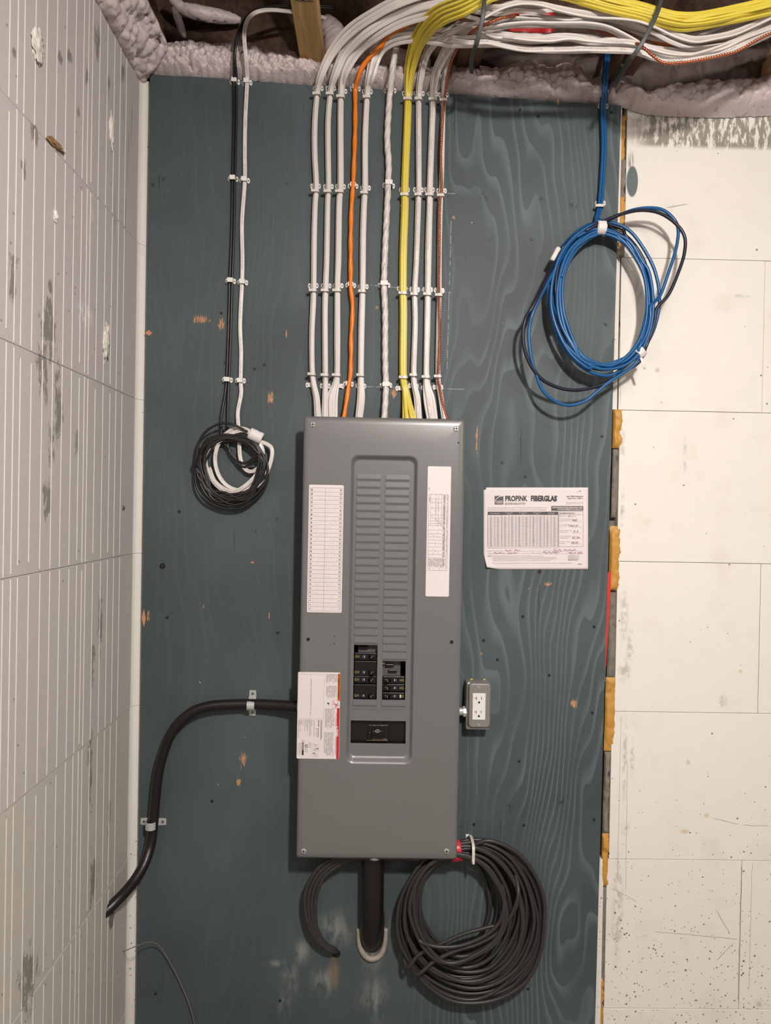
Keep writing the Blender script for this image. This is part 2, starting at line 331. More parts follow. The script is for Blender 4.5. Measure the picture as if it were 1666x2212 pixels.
M_paper = mat('white_label_paper', (226, 217, 216), 0.5, var=.012, vs=8); M_ink = mat('black_ink', (52, 50, 54), 0.6); M_greyink = mat('grey_ink', (140, 134, 136), 0.6)
M_pale = mat('pale_grey_ink', (186, 180, 182), 0.6); M_red = mat('red_ink', (190, 30, 48), 0.5); M_amber = mat('orange_ink', (196, 92, 24), 0.5); M_pen = mat('purple_pen_ink', (150, 60, 130), 0.6); M_bluepen = mat('grey_blue_pen_ink', (92, 84, 112), .6)
M_wink = mat('white_ink', (232, 226, 226), 0.5)
M_plastic = mat('white_clip_plastic', (230, 226, 222), 0.4, var=.02); M_tie = mat('translucent_nylon', (212, 206, 198), 0.35, var=.03)
M_zinc = mat('zinc_plated_steel', (196, 196, 194), 0.34, 0.35, var=.06, vs=60); M_galv = mat('galvanized_box_steel', (150, 148, 143), 0.42, 0.45, var=.08, vs=120)
M_dark = mat('dark_recess', (14, 13, 13), 0.8); M_strap = mat('dark_hanger_strap', (66, 70, 68), 0.5, 0.2, var=.1)
M_conc = mat('grey_concrete', (128, 122, 112), 0.85, var=.2, vs=50, bump=.8, bs=90); M_ochre = mat('ochre_expanding_foam', (198, 146, 66), 0.5, var=.14, vs=60, bump=.6, bs=150)
M_redpl = mat('red_plastic', (214, 58, 44), 0.45); M_redtape = mat('red_vinyl_tape', (206, 52, 64), 0.35, var=.12); M_tape = mat('white_cloth_tape', (226, 220, 218), 0.5, var=.04)
M_logo = mat('yellow_breaker_mark', (170, 150, 40), 0.5); M_brass = mat('dull_brass', (150, 130, 84), .4, .6)
M_conduit = mat('black_ribbed_conduit', (24, 20, 19), 0.36, spec=.5, var=.2, vs=120, bump=.3, bs=160)
M_plaster = mat('pale_plaster_rim', (160, 152, 140), 0.8, var=.15, vs=90, bump=.8); M_orangewood = mat('raw_wood_chip', (196, 138, 104), .7)

# ------------------------------------------------------------------ setting: walls, floor, ceiling
ZJ = [P(1340, y, 0).z for y in (556, 885.6, 1212.5, 1537, 1856)]; course = (ZJ[0]-ZJ[4])/4
ZR = [ZJ[0]+course] + ZJ + [ZJ[4]-course, 0.0]; ZTOP = 2.60; ZR[0] = ZTOP-0.005
wb = tag(link('wall_back', bxm(-0.80, 2.6, 0.03, 0.20, 0, ZTOP-.02), M_conc), kind='structure')
wl = tag(link('wall_left', bxm(XL-0.20, XL-0.03, -3.2, 0.05, 0, ZTOP-.02), M_conc), kind='structure')
tag(link('floor', bxm(-0.85, 2.7, -4.2, 0.2, -0.1, 0.0), M_conc), kind='structure')
tag(link('ceiling', bxm(-0.9, 2.7, -4.2, 0.2, 2.98, 3.02), M_rim), kind='structure')
tag(link('trim_1', bxm(-0.85, 2.6, 0.10, 0.14, 2.60, 2.98), M_rim), kind='structure')
tag(link('trim_2', bxm(XL-.16, XL-.12, -4.2, 0.10, 2.60, 2.98), M_rim), kind='structure')

def block_back(xa, xb, z0, z1, off):
    g = .0006; b = link('foam_block', bxm(xa+g, xb-g, -off, 0.0305, z0+g, z1-g, 0.0009), M_wb, wb); return b
ledge = [(1352, 400), (1339, 720), (1336, 1050), (1331, 1375), (1319, 1690), (1308, 2030), (1303, 2200)]
seams = [[1.9], [P(1650, 730).x], [1.55], [P(1641, 1380).x], [1.70], [P(1600, 2010).x], [1.8]]
for i in range(7):
    xs = [P(ledge[i][0], ledge[i][1]).x] + seams[i] + [2.55]
    for k in range(len(xs)-1): block_back(xs[k], xs[k+1], ZR[i+1], ZR[i], random.uniform(-.0005, .0014))
for i, (bx, by) in enumerate(((1341.5, 400), (1337, 720), None, None, None, (1301.5, 2030), (1298, 2190))[k_] or (0, 0) for k_ in range(7)):
    if bx: block_back(P(bx-34, by).x, P(bx, by).x, ZR[i+1], ZR[i], .0008)
# strip of back wall between the corner and the board, with its coved corner
for i in range(7):
    bm = bmesh.new(); x1 = P(335, 1100).x; R = .030; prof = [(XL-.02, .03), (XL, -R*1.0)]
    prof = [(XL-.025, -R), (XL, -R)] + [(XL+R-R*math.cos(a), -R+R*math.sin(a)) for a in [math.pi/2*k/6 for k in range(1, 7)]] + [(x1, 0), (x1, .0305), (XL-.025, .0305)]
    rr = [[bm.verts.new((a, b, zz)) for a, b in prof] for zz in (ZR[i+1]+.0004, ZR[i]-.0004)]
    for k in range(len(prof)): bm.faces.new((rr[0][k], rr[0][(k+1) % len(prof)], rr[1][(k+1) % len(prof)], rr[1][k]))
    bm.faces.new(rr[0]); bm.faces.new(rr[1][::-1]); bmesh.ops.recalc_face_normals(bm, faces=bm.faces)
    link('corner_block', bm, M_wb, wb, False)
# left wall blocks with raised ribs
ribpx = [20, 37, 52, 76, 100, 122, 143, 163, 180, 191, 199, 215, 232, 247, 260, 273]
ribs = [PL(a, 203).y for a in ribpx]
sp = ribs[4]-ribs[3]; y_ = ribs[3]-sp
extra = []; k = ribs[0]
while k > -3.1: k -= .0463; extra.append(k)
ribs = sorted(ribs+extra)
lb = [[-.030, -1.25, -2.45, -3.2], [-.030, -.86, -2.06, -3.2]]
ribmesh = None
for i in range(7):
    ys = lb[i % 2]
    for k in range(len(ys)-1):
        ya, yb = ys[k+1], ys[k]; off = random.uniform(-.0004, .0012)
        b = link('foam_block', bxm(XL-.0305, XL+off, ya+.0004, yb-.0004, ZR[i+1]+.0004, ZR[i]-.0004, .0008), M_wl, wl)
        for q, ry in enumerate(ribs):
            if ya+.004 < ry < yb-.004 and ry > -1.6:
                hh = (ZR[i]-ZR[i+1])-.006
                if ribmesh is None:
                    bm = bmesh.new(); pr = [(-.0018, -.001), (-.0010, .0007), (.0010, .0007), (.0018, -.001)]
                    a_ = [bm.verts.new((v, u, 0)) for u, v in pr]; b_ = [bm.verts.new((v, u, 1)) for u, v in pr]
                    for t in range(3): bm.faces.new((a_[t], a_[t+1], b_[t+1], b_[t]))
                    bm.faces.new(a_); bm.faces.new(b_[::-1]); bmesh.ops.recalc_face_normals(bm, faces=bm.faces)
                    r_ = link('rib', bm, M_rib, b); ribmesh = r_.data
                else: r_ = link('rib', ribmesh, None, b)
                dz = random.choice((0, 0, 0, .003, random.uniform(0, .02))); r_.location = (XL+off, ry+random.uniform(-.001, .001), ZR[i+1]+.003+dz); r_.scale = (1, 1, hh-dz*2)

def lump(name, base, grid, amp, freq, m, parent=None, edge=0.12, seed=0.0):
    """a blobby sheet: base(u,v) -> (point, normal); bubbles from cell noise, edges pulled to the surface"""
    nu, nv = grid; bm = bmesh.new(); V = []
    for i in range(nu+1):
        row = []
        for j in range(nv+1):
            u, v = i/nu, j/nv; p, n = base(u, v)
            q = p*freq+Vector((seed, 0, 0)); d = noise.voronoi(q)[0][0]; d2 = noise.voronoi(q*2.3)[0][0]
            h = math.sqrt(max(0, 1-min(1, d*1.2)**2))*.7+math.sqrt(max(0, 1-min(1, d2*1.25)**2))*.42 + noise.noise(q*.35)*.45
            e = min(1, min(v, 1-v)/edge)*min(1, min(u, 1-u)/(edge*.3)); row.append(bm.verts.new(p+n*(amp*h*math.sqrt(max(e, 0)))))
        V.append(row)
    for i in range(nu):
        for j in range(nv): bm.faces.new((V[i][j], V[i+1][j], V[i+1][j+1], V[i][j+1]))
    bmesh.ops.recalc_face_normals(bm, faces=bm.faces)
    return link(name, bm, m, parent, True)

# spray foam bead over the wall top: lower edge on the board top, upper edge into the joist space
PT = [(318, 160), (420, 166), (560, 172), (700, 182), (860, 196), (1000, 203), (1130, 211), (1230, 217), (1300, 222), (1345, 228), (1400, 244), (1480, 248), (1560, 250), (1640, 246), (1760, 246), (2000, 250)]
PU = [(318, 103), (420, 100), (520, 98), (600, 118), (680, 142), (760, 150), (860, 152), (1000, 156), (1080, 160), (1130, 143), (1180, 158), (1225, 150), (1275, 185), (1300, 178), (1345, 195), (1385, 222), (1440, 196), (1520, 185), (1600, 180), (1700, 165), (1800, 165), (2000, 170)]
def li(L, x):
    if x <= L[0][0]: return L[0][1]
    for a, b in zip(L, L[1:]):
        if x <= b[0]: t = (x-a[0])/(b[0]-a[0]); return a[1]+(b[1]-a[1])*t
    return L[-1][1]
def foam_band(x0, x1, nu, seed, amp=.026, fr=34):
    def base(u, v):
        px = x0+(x1-x0)*u; lo = li(PT, px)+3*noise.noise(Vector((px*.08, seed, 0))); hi = li(PU, px)+6*noise.noise(Vector((px*.05, seed, 5)))
        py = lo+(hi-lo)*v; d = .006+.020*math.sin(math.pi*min(1, v*.9+.05)) - .09*max(0, v-.72)/.28
        p = P(px, py, d) if v > 0 else P(px, lo+5, .004)
        return p, Vector((0, -1, .35)).normalized()
    return lump('spray_foam', base, (nu*2, 44), amp, fr, M_foam, None, .12, seed)
tag(foam_band(318, 706, 190, 1.0), 'lumpy pinkish spray foam bead above the left half of the board', 'spray foam')
tag(foam_band(706, 964, 120, 4.0, .026), 'lumpy pinkish spray foam behind the fanned white and yellow cables', 'spray foam')
tag(foam_band(964, 1312, 220, 7.0, .030, 27), 'lumpy pinkish spray foam above the board between copper wire and blue cables', 'spray foam')
tag(foam_band(1314, 2000, 260, 9.0, .034, 18), 'thick glossy pinkish spray foam above the white wall right of the blue cables', 'spray foam')
def fl(u, v):
    y = -.0-1.35*u; w = v
    x = XL-.01+.075*w; z = 2.585+.05*math.sin(w*1.5)+.045*w
    return Vector((x, y, z)), Vector((.75, 0, -.66)).normalized()
tag(lump('spray_foam', fl, (300, 30), .034, 22, M_foam, None, .15, 3.0), 'bubbly pinkish spray foam running along the top of the left wall', 'spray foam')
def cavity(name, pts, rad, m, label, seed, fr=30, fl_=.6):
    path = cr([P(*q) for q in pts], .006); bm = sweep(path, prof_round(1.0, 18)); vs = list(bm.verts); n = 18
    for i, v in enumerate(vs):
        c = path[i//n]; d = (v.co-c); k = noise.voronoi(v.co*fr+Vector((seed*9, 0, 0)))[0][0]; h = math.sqrt(max(0, 1-min(1, k*1.1)**2))
        t = (i//n)/(len(path)-1); tp = math.sin(math.pi*min(max(t, .02), .98))**.35
        v.co = c+d*rad*tp*(fl_+.6*h)
    return tag(link(name, bm, m, None, True), label, 'spray foam')
cavity('spray_foam', [(362, -10, -.02), (395, 18, -.03), (440, 30, -.04), (490, 38, -.06), (520, 44, -.07)], .017, M_foam, 'thin drooping foam bead on the brown board at the upper left', 1)
cavity('spray_foam', [(372, 15, .02), (384, 40, .0), (392, 62, -.01), (400, 80, -.01)], .010, M_foam, 'narrow foam dribble beside the leftmost brown joist', 2)
cavity('spray_foam', [(706, 40, -.04), (722, 80, -.03), (735, 120, -.01), (742, 170, .0)], .034, M_foam, 'pale foam mass in the joist space behind the white cables', 3)
cavity('spray_foam', [(740, 130, -.01), (790, 118, -.02), (850, 132, -.02), (930, 140, -.02)], .030, M_foam, 'folded foam ridge behind the orange cable bend', 4)
cavity('spray_foam', [(286, -8, .14), (294, 8, .10), (300, 24, .08)], .016, M_foam, 'small foam knob on the upper left joist', 5)
cavity('spray_foam', [(1240, 150, -.05), (1300, 150, -.06), (1360, 175, -.06), (1430, 165, -.06), (1500, 165, -.06), (1580, 165, -.05), (1640, 140, -.05), (1720, 130, -.06)], .060, M_foamdark, 'dark foam filling the joist space under the cable bundle', 6, 20)
cavity('spray_foam', [(1040, 120, -.05), (1120, 130, -.06), (1200, 125, -.06), (1270, 130, -.06)], .036, M_foamdark, 'dark foam behind the bundle above the middle foam bead', 7, 26)

# floor trusses overhead
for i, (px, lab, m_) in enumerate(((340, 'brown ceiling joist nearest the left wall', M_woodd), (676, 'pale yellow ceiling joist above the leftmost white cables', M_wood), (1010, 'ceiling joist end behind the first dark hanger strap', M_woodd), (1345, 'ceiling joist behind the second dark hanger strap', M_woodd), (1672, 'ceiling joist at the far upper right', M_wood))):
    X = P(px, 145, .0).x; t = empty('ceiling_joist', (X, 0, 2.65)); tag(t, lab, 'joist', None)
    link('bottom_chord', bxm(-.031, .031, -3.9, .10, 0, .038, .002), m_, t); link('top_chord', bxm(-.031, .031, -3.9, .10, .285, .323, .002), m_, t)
    for k in range(6):
        bm = bmesh.new(); box(bm, -.019, .019, -.33, .33, -.018, .018)
        a = math.radians(37 if k % 2 else -37); bmesh.ops.rotate(bm, cent=(0, 0, 0), matrix=Matrix.Rotation(a, 3, 'X'), verts=bm.verts)
        for v in bm.verts: v.co.z = max(-.123, min(.123, v.co.z))
        bmesh.ops.translate(bm, vec=(0, -.22-k*.52, .162), verts=bm.verts); link('web', bm, m_, t)
    if i == 1:
        bm = bmesh.new()
        for k in range(9):
            a = random.uniform(.003, .006); x_ = -.02+k*.0047; yy = -.245-random.uniform(0, .004); box(bm, x_, x_+.0032, yy-a, yy, -.0007, 0)
        link('grade_stamp', bm, M_ink, t)

# ------------------------------------------------------------------ plywood board
DP = .020
pc = [P(324, 160, DP), P(1342, 228, DP), P(1285, 2240, DP), P(293, 2240, DP)]
zb = .05; tl, tr = pc[0], pc[1]
def edge_x(a, b, z): t = (z-a.z)/(b.z-a.z); return a.x+(b.x-a.x)*t
bm = bmesh.new(); NU = 60
top = []
for k in range(NU+1):
    t = k/NU; v = tl.lerp(tr, t); top.append(Vector((v.x, 0, v.z+random.uniform(-.0012, .0012))))
bot = [Vector((edge_x(pc[1], pc[2], zb), 0, zb)), Vector((edge_x(pc[0], pc[3], zb), 0, zb))]
loop = top+bot
fr = [bm.verts.new((v.x, -DP, v.z)) for v in loop]; bkv = [bm.verts.new((v.x, -.0015, v.z)) for v in loop]
bm.faces.new(fr); bm.faces.new(bkv[::-1])
for k in range(len(loop)): bm.faces.new((fr[k], bkv[k], bkv[(k+1) % len(loop)], fr[(k+1) % len(loop)]))
bmesh.ops.recalc_face_normals(bm, faces=bm.faces)
ply = tag(link('plywood_board', bm, M_ply), 'tall slate grey painted plywood board fixed to the wall behind the panel', 'board')
bm = bmesh.new(); cyl(bm, (0, 0, 0), .0042, .0036, .0016, 'Y', 10); cyl(bm, (0, -.0008, 0), .0018, .0016, .0008, 'Y', 4)
scm = link('screw', bm, mat('dark_screw', (52, 54, 54), .5, .5), ply); first = True
for a, b in ((1124, 237), (1163, 251), (1321, 243), (1149, 517), (1309, 701), (1301, 943), (1135, 1030), (1284, 1354), (1280, 1540), (1122, 1645), (1187, 1459), (1132, 1783), (1024, 1781), (1284, 1771), (1130, 1332), (351, 1223), (361, 1334), (387, 1105), (488, 783), (478, 676), (336, 2147), (605, 2162), (1141, 2137), (1045, 1384), (1075, 1425), (458, 1731), (600, 1367), (571, 788), (550, 797), (1085, 1000), (1120, 1935)):
    o = scm if first else link('screw', scm.data, None, ply); first = False; o.location = P(a, b, DP+.0006)
# big dark hole by the paper
bm = bmesh.new(); cyl(bm, P(1166, 1235, DP+.0004), .0050, .0050, .001, 'Y', 14); link('drilled_hole', bm, mat('brown_hole', (58, 34, 34), .8), ply)
bm = bmesh.new(); cyl(bm, (0, 0, 0), .0075, .0075, .0010, 'Y', 18); link('drilled_hole', bm, M_dark, ply).location = P(351, 1223, DP+.0003)
for a, b, w_, h_ in ((322, 719, 9, 6), (311, 1335, 5, 20), (1206, 219, 3, 10)):
    bm = bmesh.new(); pts = [P(a-w_, b, DP+.0004), P(a, b-h_, DP+.0004), P(a+w_*.8, b+1, DP+.0004), P(a, b+h_, DP+.0004)]; fa = [bm.verts.new(v) for v in pts]; fb = [bm.verts.new(v+Vector((0, .002, 0))) for v in pts]
    bm.faces.new(fa)
    for k in range(4): bm.faces.new((fa[k], fb[k], fb[(k+1) % 4], fa[(k+1) % 4]))
    bmesh.ops.recalc_face_normals(bm, faces=bm.faces); link('wood_chip', bm, M_orangewood, ply)

# seam between the board and the white wall
def seam(name, xa, xb, y0, y1, d, m, label, cat, amp=.006, fr=45, seed=0):
    def base(u, v):
        py = y0+(y1-y0)*u; sh = -(py-y0)*.0281
        j = 6.0*noise.noise(Vector((py*.05, seed, 0)))+2.5*noise.noise(Vector((py*.2, seed, 0)))
        px = xa+sh+(xb-xa+j)*v; return P(px, py, d), Vector((0, -1, 0))
    return tag(lump(name, base, (max(8, int((y1-y0)/4)), 8), amp, fr, m, None, .2, seed), label, cat)
seam('foam_seam', 1343, 1352, 250, 345, -.004, M_ochre, 'thin ochre foam line at the board edge beside the topmost screw', 'expanding foam', .004, 60, 1)
seam('mortar_seam', 1342, 1353, 345, 425, -.004, M_conc, 'pale gritty mortar line beside the grey paint swipe', 'mortar', .004, 60, 2)
seam('foam_seam', 1340, 1351, 425, 500, -.004, M_ochre, 'ochre foam line crossed by the blue cable loop', 'expanding foam', .004, 60, 3)
seam('foam_seam', 1332, 1341, 520, 556, -.003, M_ochre, 'brownish ochre foam patch inside the blue cable coil', 'expanding foam', .004, 60, 4)
seam('foam_seam', 1325, 1345, 884, 968, -.004, M_ochre, 'broad ochre foam blob right of the board, level with the panel top', 'expanding foam', .010, 26, 5)
seam('mortar_seam', 1324, 1337, 968, 1118, -.012, M_conc, 'grey mortar gap between two upper ochre foam blobs', 'mortar', .005, 60, 6)
seam('foam_seam', 1318, 1341, 1136, 1275, -.004, M_ochre, 'broad ochre foam blob above the red strip', 'expanding foam', .010, 24, 7)
seam('mortar_seam', 1316, 1334, 1275, 1465, -.018, M_conc, 'grey concrete gap beside the red strip', 'mortar', .007, 40, 8)
seam('foam_seam', 1309, 1332, 1463, 1622, -.004, M_ochre, 'long ochre foam strip level with the grey receptacle', 'expanding foam', .008, 24, 9)
seam('mortar_seam', 1306, 1318, 1622, 1802, -.010, M_conc, 'grey gritty mortar strip under the long ochre strip', 'mortar', .009, 34, 10)
seam('foam_seam', 1301, 1316, 1800, 1914, -.004, M_ochre, 'ochre foam strip level with the panel bottom', 'expanding foam', .008, 30, 11)
seam('mortar_seam', 1301, 1310, 1914, 2118, -.010, M_conc, 'narrow dark mortar line near the floor', 'mortar', .005, 50, 12)
seam('foam_seam', 1296, 1305, 2112, 2225, -.004, M_ochre, 'lowest ochre foam strip at the bottom of the board edge', 'expanding foam', .006, 40, 13)
a = P(1319, 1236, .008); b = P(1309, 1440, .008)
bm = bmesh.new(); vs = []
for t, w_ in ((0, .006), (.1, .0075), (.3, .0075), (.5, .0065), (.8, .004), (1, .003)):
    q = a.lerp(b, t); vs.append([bm.verts.new(q+Vector((dx, dy, 0))) for dx, dy in ((-w_, 0), (w_*.3, 0), (w_*.3, .006), (-w_, .006))])
for k in range(len(vs)-1):
    for j in range(4): bm.faces.new((vs[k][j], vs[k][(j+1) % 4], vs[k+1][(j+1) % 4], vs[k+1][j]))
bm.faces.new(vs[0]); bm.faces.new(vs[-1][::-1]); bmesh.ops.recalc_face_normals(bm, faces=bm.faces)
tag(link('plastic_strip', bm, M_redpl), 'bright red plastic strip poking out at the right edge of the board', 'strip')

# gouges and crumbs on the left wall
def gouge(px, py, ry, rz, label, m=None, seed=0, rot=0):
    q = PL(px, py); bm = bmesh.new(); bmesh.ops.create_icosphere(bm, subdivisions=4, radius=1)
    ca, sa = math.cos(rot), math.sin(rot)
    for v in bm.verts:
        k = 1+.55*noise.noise(v.co*2.4+Vector((seed, 0, 0)))+.25*noise.noise(v.co*7+Vector((seed, 0, 0)))
        a_, b_ = v.co.y*ry*k, v.co.z*rz*k; v.co = Vector((v.co.x*.0045*k, a_*ca-b_*sa, a_*sa+b_*ca))
    o = link('foam_flake', bm, m or M_rib, None, True); o.location = (XL+.001, q.y, q.z); return tag(o, label, 'foam flake')
gouge(80, 98, .022, .030, 'largest torn white foam flake near the top of the left wall', None, 1)
gouge(240, 285, .010, .034, 'slender torn foam flake high on the left wall near the corner', None, 2, .15)
gouge(228, 740, .018, .042, 'torn foam flake at mid height beside the left wall joint', None, 3, -.1)
gouge(118, 468, .006, .012, 'tiny white foam crumb on the left wall below the dark scuff', None, 4)
gouge(118, 312, .034, .007, 'small brown crusty dab on the upper left wall', mat('brown_crust', (150, 118, 84), .7, var=.2, vs=90), 5, .1)
# crack in the corner foam
bm = sweep(cr([P(283, 618, .004), P(295, 628, .003), P(305, 640, .002), P(316, 657, .002)], .003), prof_flat(.004, .001, 8))
tag(link('wall_crack', bm, M_dark, None), 'short dark crack in the white corner beside the board', 'crack')
# knockout screw low by the left wall
bm = bmesh.new(); bmesh.ops.create_uvsphere(bm, u_segments=10, v_segments=6, radius=.006); o = link('wall_screw', bm, mat('dull_screw', (96, 92, 84), .5, .3), None, True); o.location = PL(265, 1097); tag(o, 'small grey screw head in the left wall near the corner', 'screw')

# ------------------------------------------------------------------ breaker panel
DC = .112                                # front face of the cover
A = [P(659, 897, DC), P(1006, 907, DC), P(987, 1858, DC), P(637, 1857, DC)]
X0 = (A[0].x+A[3].x)/2; X1 = (A[1].x+A[2].x)/2; Z1 = (A[0].z+A[1].z)/2; Z0 = (A[2].z+A[3].z)/2
panel = empty('breaker_panel', ((X0+X1)/2, -DP, Z0)); tag(panel, 'large grey electrical breaker panel with two columns of slots, centred on the board', 'breaker panel')
PIECES = []
def part(name, bm, m, parent=None, smooth=False, label=None):
    o = link(name, bm, m, parent if parent else panel, smooth)
    if not parent: o.location = o.location-panel.location
    if label: o['label'] = label
    return o
def rr(x0, x1, z0, z1, r, seg=6):
    o = []
    for cx, cz, a0 in ((x1-r, z1-r, 0), (x0+r, z1-r, 90), (x0+r, z0+r, 180), (x1-r, z0+r, 270)):
        for k in range(seg+1): a = math.radians(a0+90*k/seg); o.append((cx+r*math.cos(a), cz+r*math.sin(a)))
    return o
def ring(bm, pts, y): return [bm.verts.new((a, y, b)) for a, b in pts]
def loft(bm, a, b, sm=True):
    for k in range(len(a)):
        f = bm.faces.new((a[k], a[(k+1) % len(a)], b[(k+1) % len(a)], b[k])); f.smooth = sm
def tess(bm, loops):
    vs = [v for l in loops for v in l]
    for t in tessellate_polygon([[v.co for v in l] for l in loops]):
        try: bm.faces.new([vs[i] for i in t])
        except ValueError: pass
# recess rectangle and openings, measured on the cover
def cx(px, py, d=DC): return P(px, py, d)
DR = DC-.013
ra = cx(752, 1300); rb = cx(898, 1300); rc = cx(830, 983); rd = cx(815, 1652)
RO = (ra.x, rb.x, rd.z, rc.z); RI = (ra.x+.011, rb.x-.010, rd.z+.019, rc.z-.013)
def fx(px, py): q = P(px, py, DR); return q.x, q.z
LX0 = fx(768, 1250)[0]; LX1 = fx(823, 1250)[0]; RX0 = fx(832, 1250)[0]; RX1 = fx(886, 1250)[0]
lt = fx(790, 1393)[1]; lbm = fx(790, 1511)[1]; rtp = fx(850, 1428)[1]; rbm = fx(850, 1512)[1]
ml = fx(757, 1580)[0]+.0008; mr = fx(876, 1580)[0]+.0008; mt = fx(816, 1557)[1]; mb = fx(816, 1606)[1]
# keep columns vertical in the world: use positions at mid height of openings
ll0, ll1 = fx(764, 1450)[0], fx(815, 1450)[0]; rl0, rl1 = fx(826, 1470)[0], fx(876, 1470)[0]
bm = bmesh.new()
L0 = ring(bm, rr(X0, X1, Z0, Z1, .007), -(DC-.016)); L1 = ring(bm, rr(X0, X1, Z0, Z1, .007), -(DC-.006)); L2 = ring(bm, rr(X0+.0065, X1-.0065, Z0+.0065, Z1-.0065, .006), -DC+.0020)
loft(bm, L0, L1); loft(bm, L1, L2)
prev = None; rings = []
for t in range(7):
    s = t/6; e = s*s*(3-2*s); x0_ = RO[0]+(RI[0]-RO[0])*s; x1_ = RO[1]+(RI[1]-RO[1])*s; z0_ = RO[2]+(RI[2]-RO[2])*s; z1_ = RO[3]+(RI[3]-RO[3])*s
    rings.append(ring(bm, rr(x0_, x1_, z0_, z1_, .019-.006*s), -(DC-(DC-DR)*e)))
Dp_ = .055; prevr = L2
for t in range(1, 6):
    s_ = t/5; rg = ring(bm, rr(X0+.0065+Dp_*s_, X1-.0065-Dp_*s_, Z0+.0065+Dp_*s_, Z1-.0065-Dp_*s_, .006), -DC+.0020*(1-s_)**2); loft(bm, prevr, rg); prevr = rg
tess(bm, [prevr, rings[0]])
for a_, b_ in zip(rings, rings[1:]): loft(bm, a_, b_)
hol = [[(ll0, lbm), (ll1, lbm), (ll1, lt), (ll0, lt)], [(rl0, rbm), (rl1, rbm), (rl1, rtp), (rl0, rtp)], [(ml, mb), (mr, mb), (mr, mt), (ml, mt)]]
hr = [ring(bm, h, -DR) for h in hol]; tess(bm, [rings[-1]]+hr)
for h, r_ in zip(hol, hr): loft(bm, r_, ring(bm, h, -(DR-.0022)), False)
bmesh.ops.recalc_face_normals(bm, faces=bm.faces)
cover = part('cover', bm, M_grey, label='grey enamelled cover with a long recessed centre')
# enclosure
bx0, bx1, bz0, bz1 = X0+.012, X1-.012, Z0+.022, Z1-.022
bm = bmesh.new(); t_ = .002; yb = -(DC-.016); yw = -DP-.0005
for q in ((bx0, bx1, yw-t_, yw, bz0, bz1), (bx0, bx0+t_, yb, yw, bz0, bz1), (bx1-t_, bx1, yb, yw, bz0, bz1), (bx0, bx1, yb, yw, bz0, bz0+t_), (bx0, bx1, yb, yw, bz1-t_, bz1)): box(bm, *q)
part('enclosure', bm, M_boxg)
# slot twistouts
pitch = (fx(797, 1033)[1]-fx(797, 1386)[1])/21
def slat_mesh(w):
    bm = bmesh.new(); h = pitch*.93; pr = [(h/2, .0), (h/2-.0006, .0020), (-h/2+.0065, .0026), (-h/2+.0045, .0022), (-h/2, -.0002)]
    a_ = [bm.verts.new((-w/2, -o_, z_)) for z_, o_ in pr]; b_ = [bm.verts.new((w/2, -o_, z_)) for z_, o_ in pr]
    for k in range(4): bm.faces.new((a_[k], b_[k], b_[k+1], a_[k+1]))
    bm.faces.new(a_); bm.faces.new(b_[::-1]); bmesh.ops.recalc_face_normals(bm, faces=bm.faces); return bm
sm = None
def slat(xc, zc):
    global sm
    if sm is None: o = link('slot_cover', slat_mesh(ll1-ll0), M_grey, panel); sm = o.data
    else: o = link('slot_cover', sm, None, panel)
    o.location = Vector((xc, -DR, zc))-panel.location; PIECES.append(o)
lxc, rxc = (ll0+ll1)/2, (rl0+rl1)/2
z_ = lt+pitch*.52
while z_ < fx(797, 1022)[1]: slat(lxc, z_); z_ += pitch
z_ = rtp+pitch*.52
while z_ < fx(860, 1022)[1]: slat(rxc, z_); z_ += pitch
slat(lxc, lbm-pitch*.5); slat(rxc, rbm-pitch*.5)
for xc in (lxc, rxc): part('slot_lip', bxm(xc-.029, xc+.029, -DR-.0012, -DR, lbm-pitch*1.22, lbm-pitch*1.12), M_grey)
# screws and holes
for a_, b_ in ((676, 917), (986, 926), (656, 1839), (965, 1839)):
    bm = bmesh.new(); cyl(bm, (0, 0, 0), .0070, .0052, .0028, 'Y', 20); s_ = part('cover_screw', bm, M_zinc); s_.location = P(a_, b_, DC)+Vector((0, -.0012, 0))-panel.location
    bm = bmesh.new(); box(bm, -.0052, .0052, -.0018, -.0012, -.0008, .0008); box(bm, -.0008, .0008, -.0018, -.0012, -.0052, .0052); link('cross_slot', bm, M_dark, s_)
for a_, b_, r_ in ((666, 1381, .0042), (976, 1387, .0042), (991, 956, .0018), (996, 1785, .0014), (722, 1375, .0014), (722, 1390, .0014), (696, 1381, .0010)):
    bm = bmesh.new(); cyl(bm, (0, 0, 0), r_, r_, .0006, 'Y', 14); s_ = part('screw_hole', bm, M_dark); s_.location = P(a_, b_, DC+.0003)-panel.location
bm = bmesh.new(); cyl(bm, (0, 0, 0), .0036, .0028, .0016, 'Y', 14); part('rivet', bm, M_grey).location = P(818, 1537, DR+.0006)-panel.location
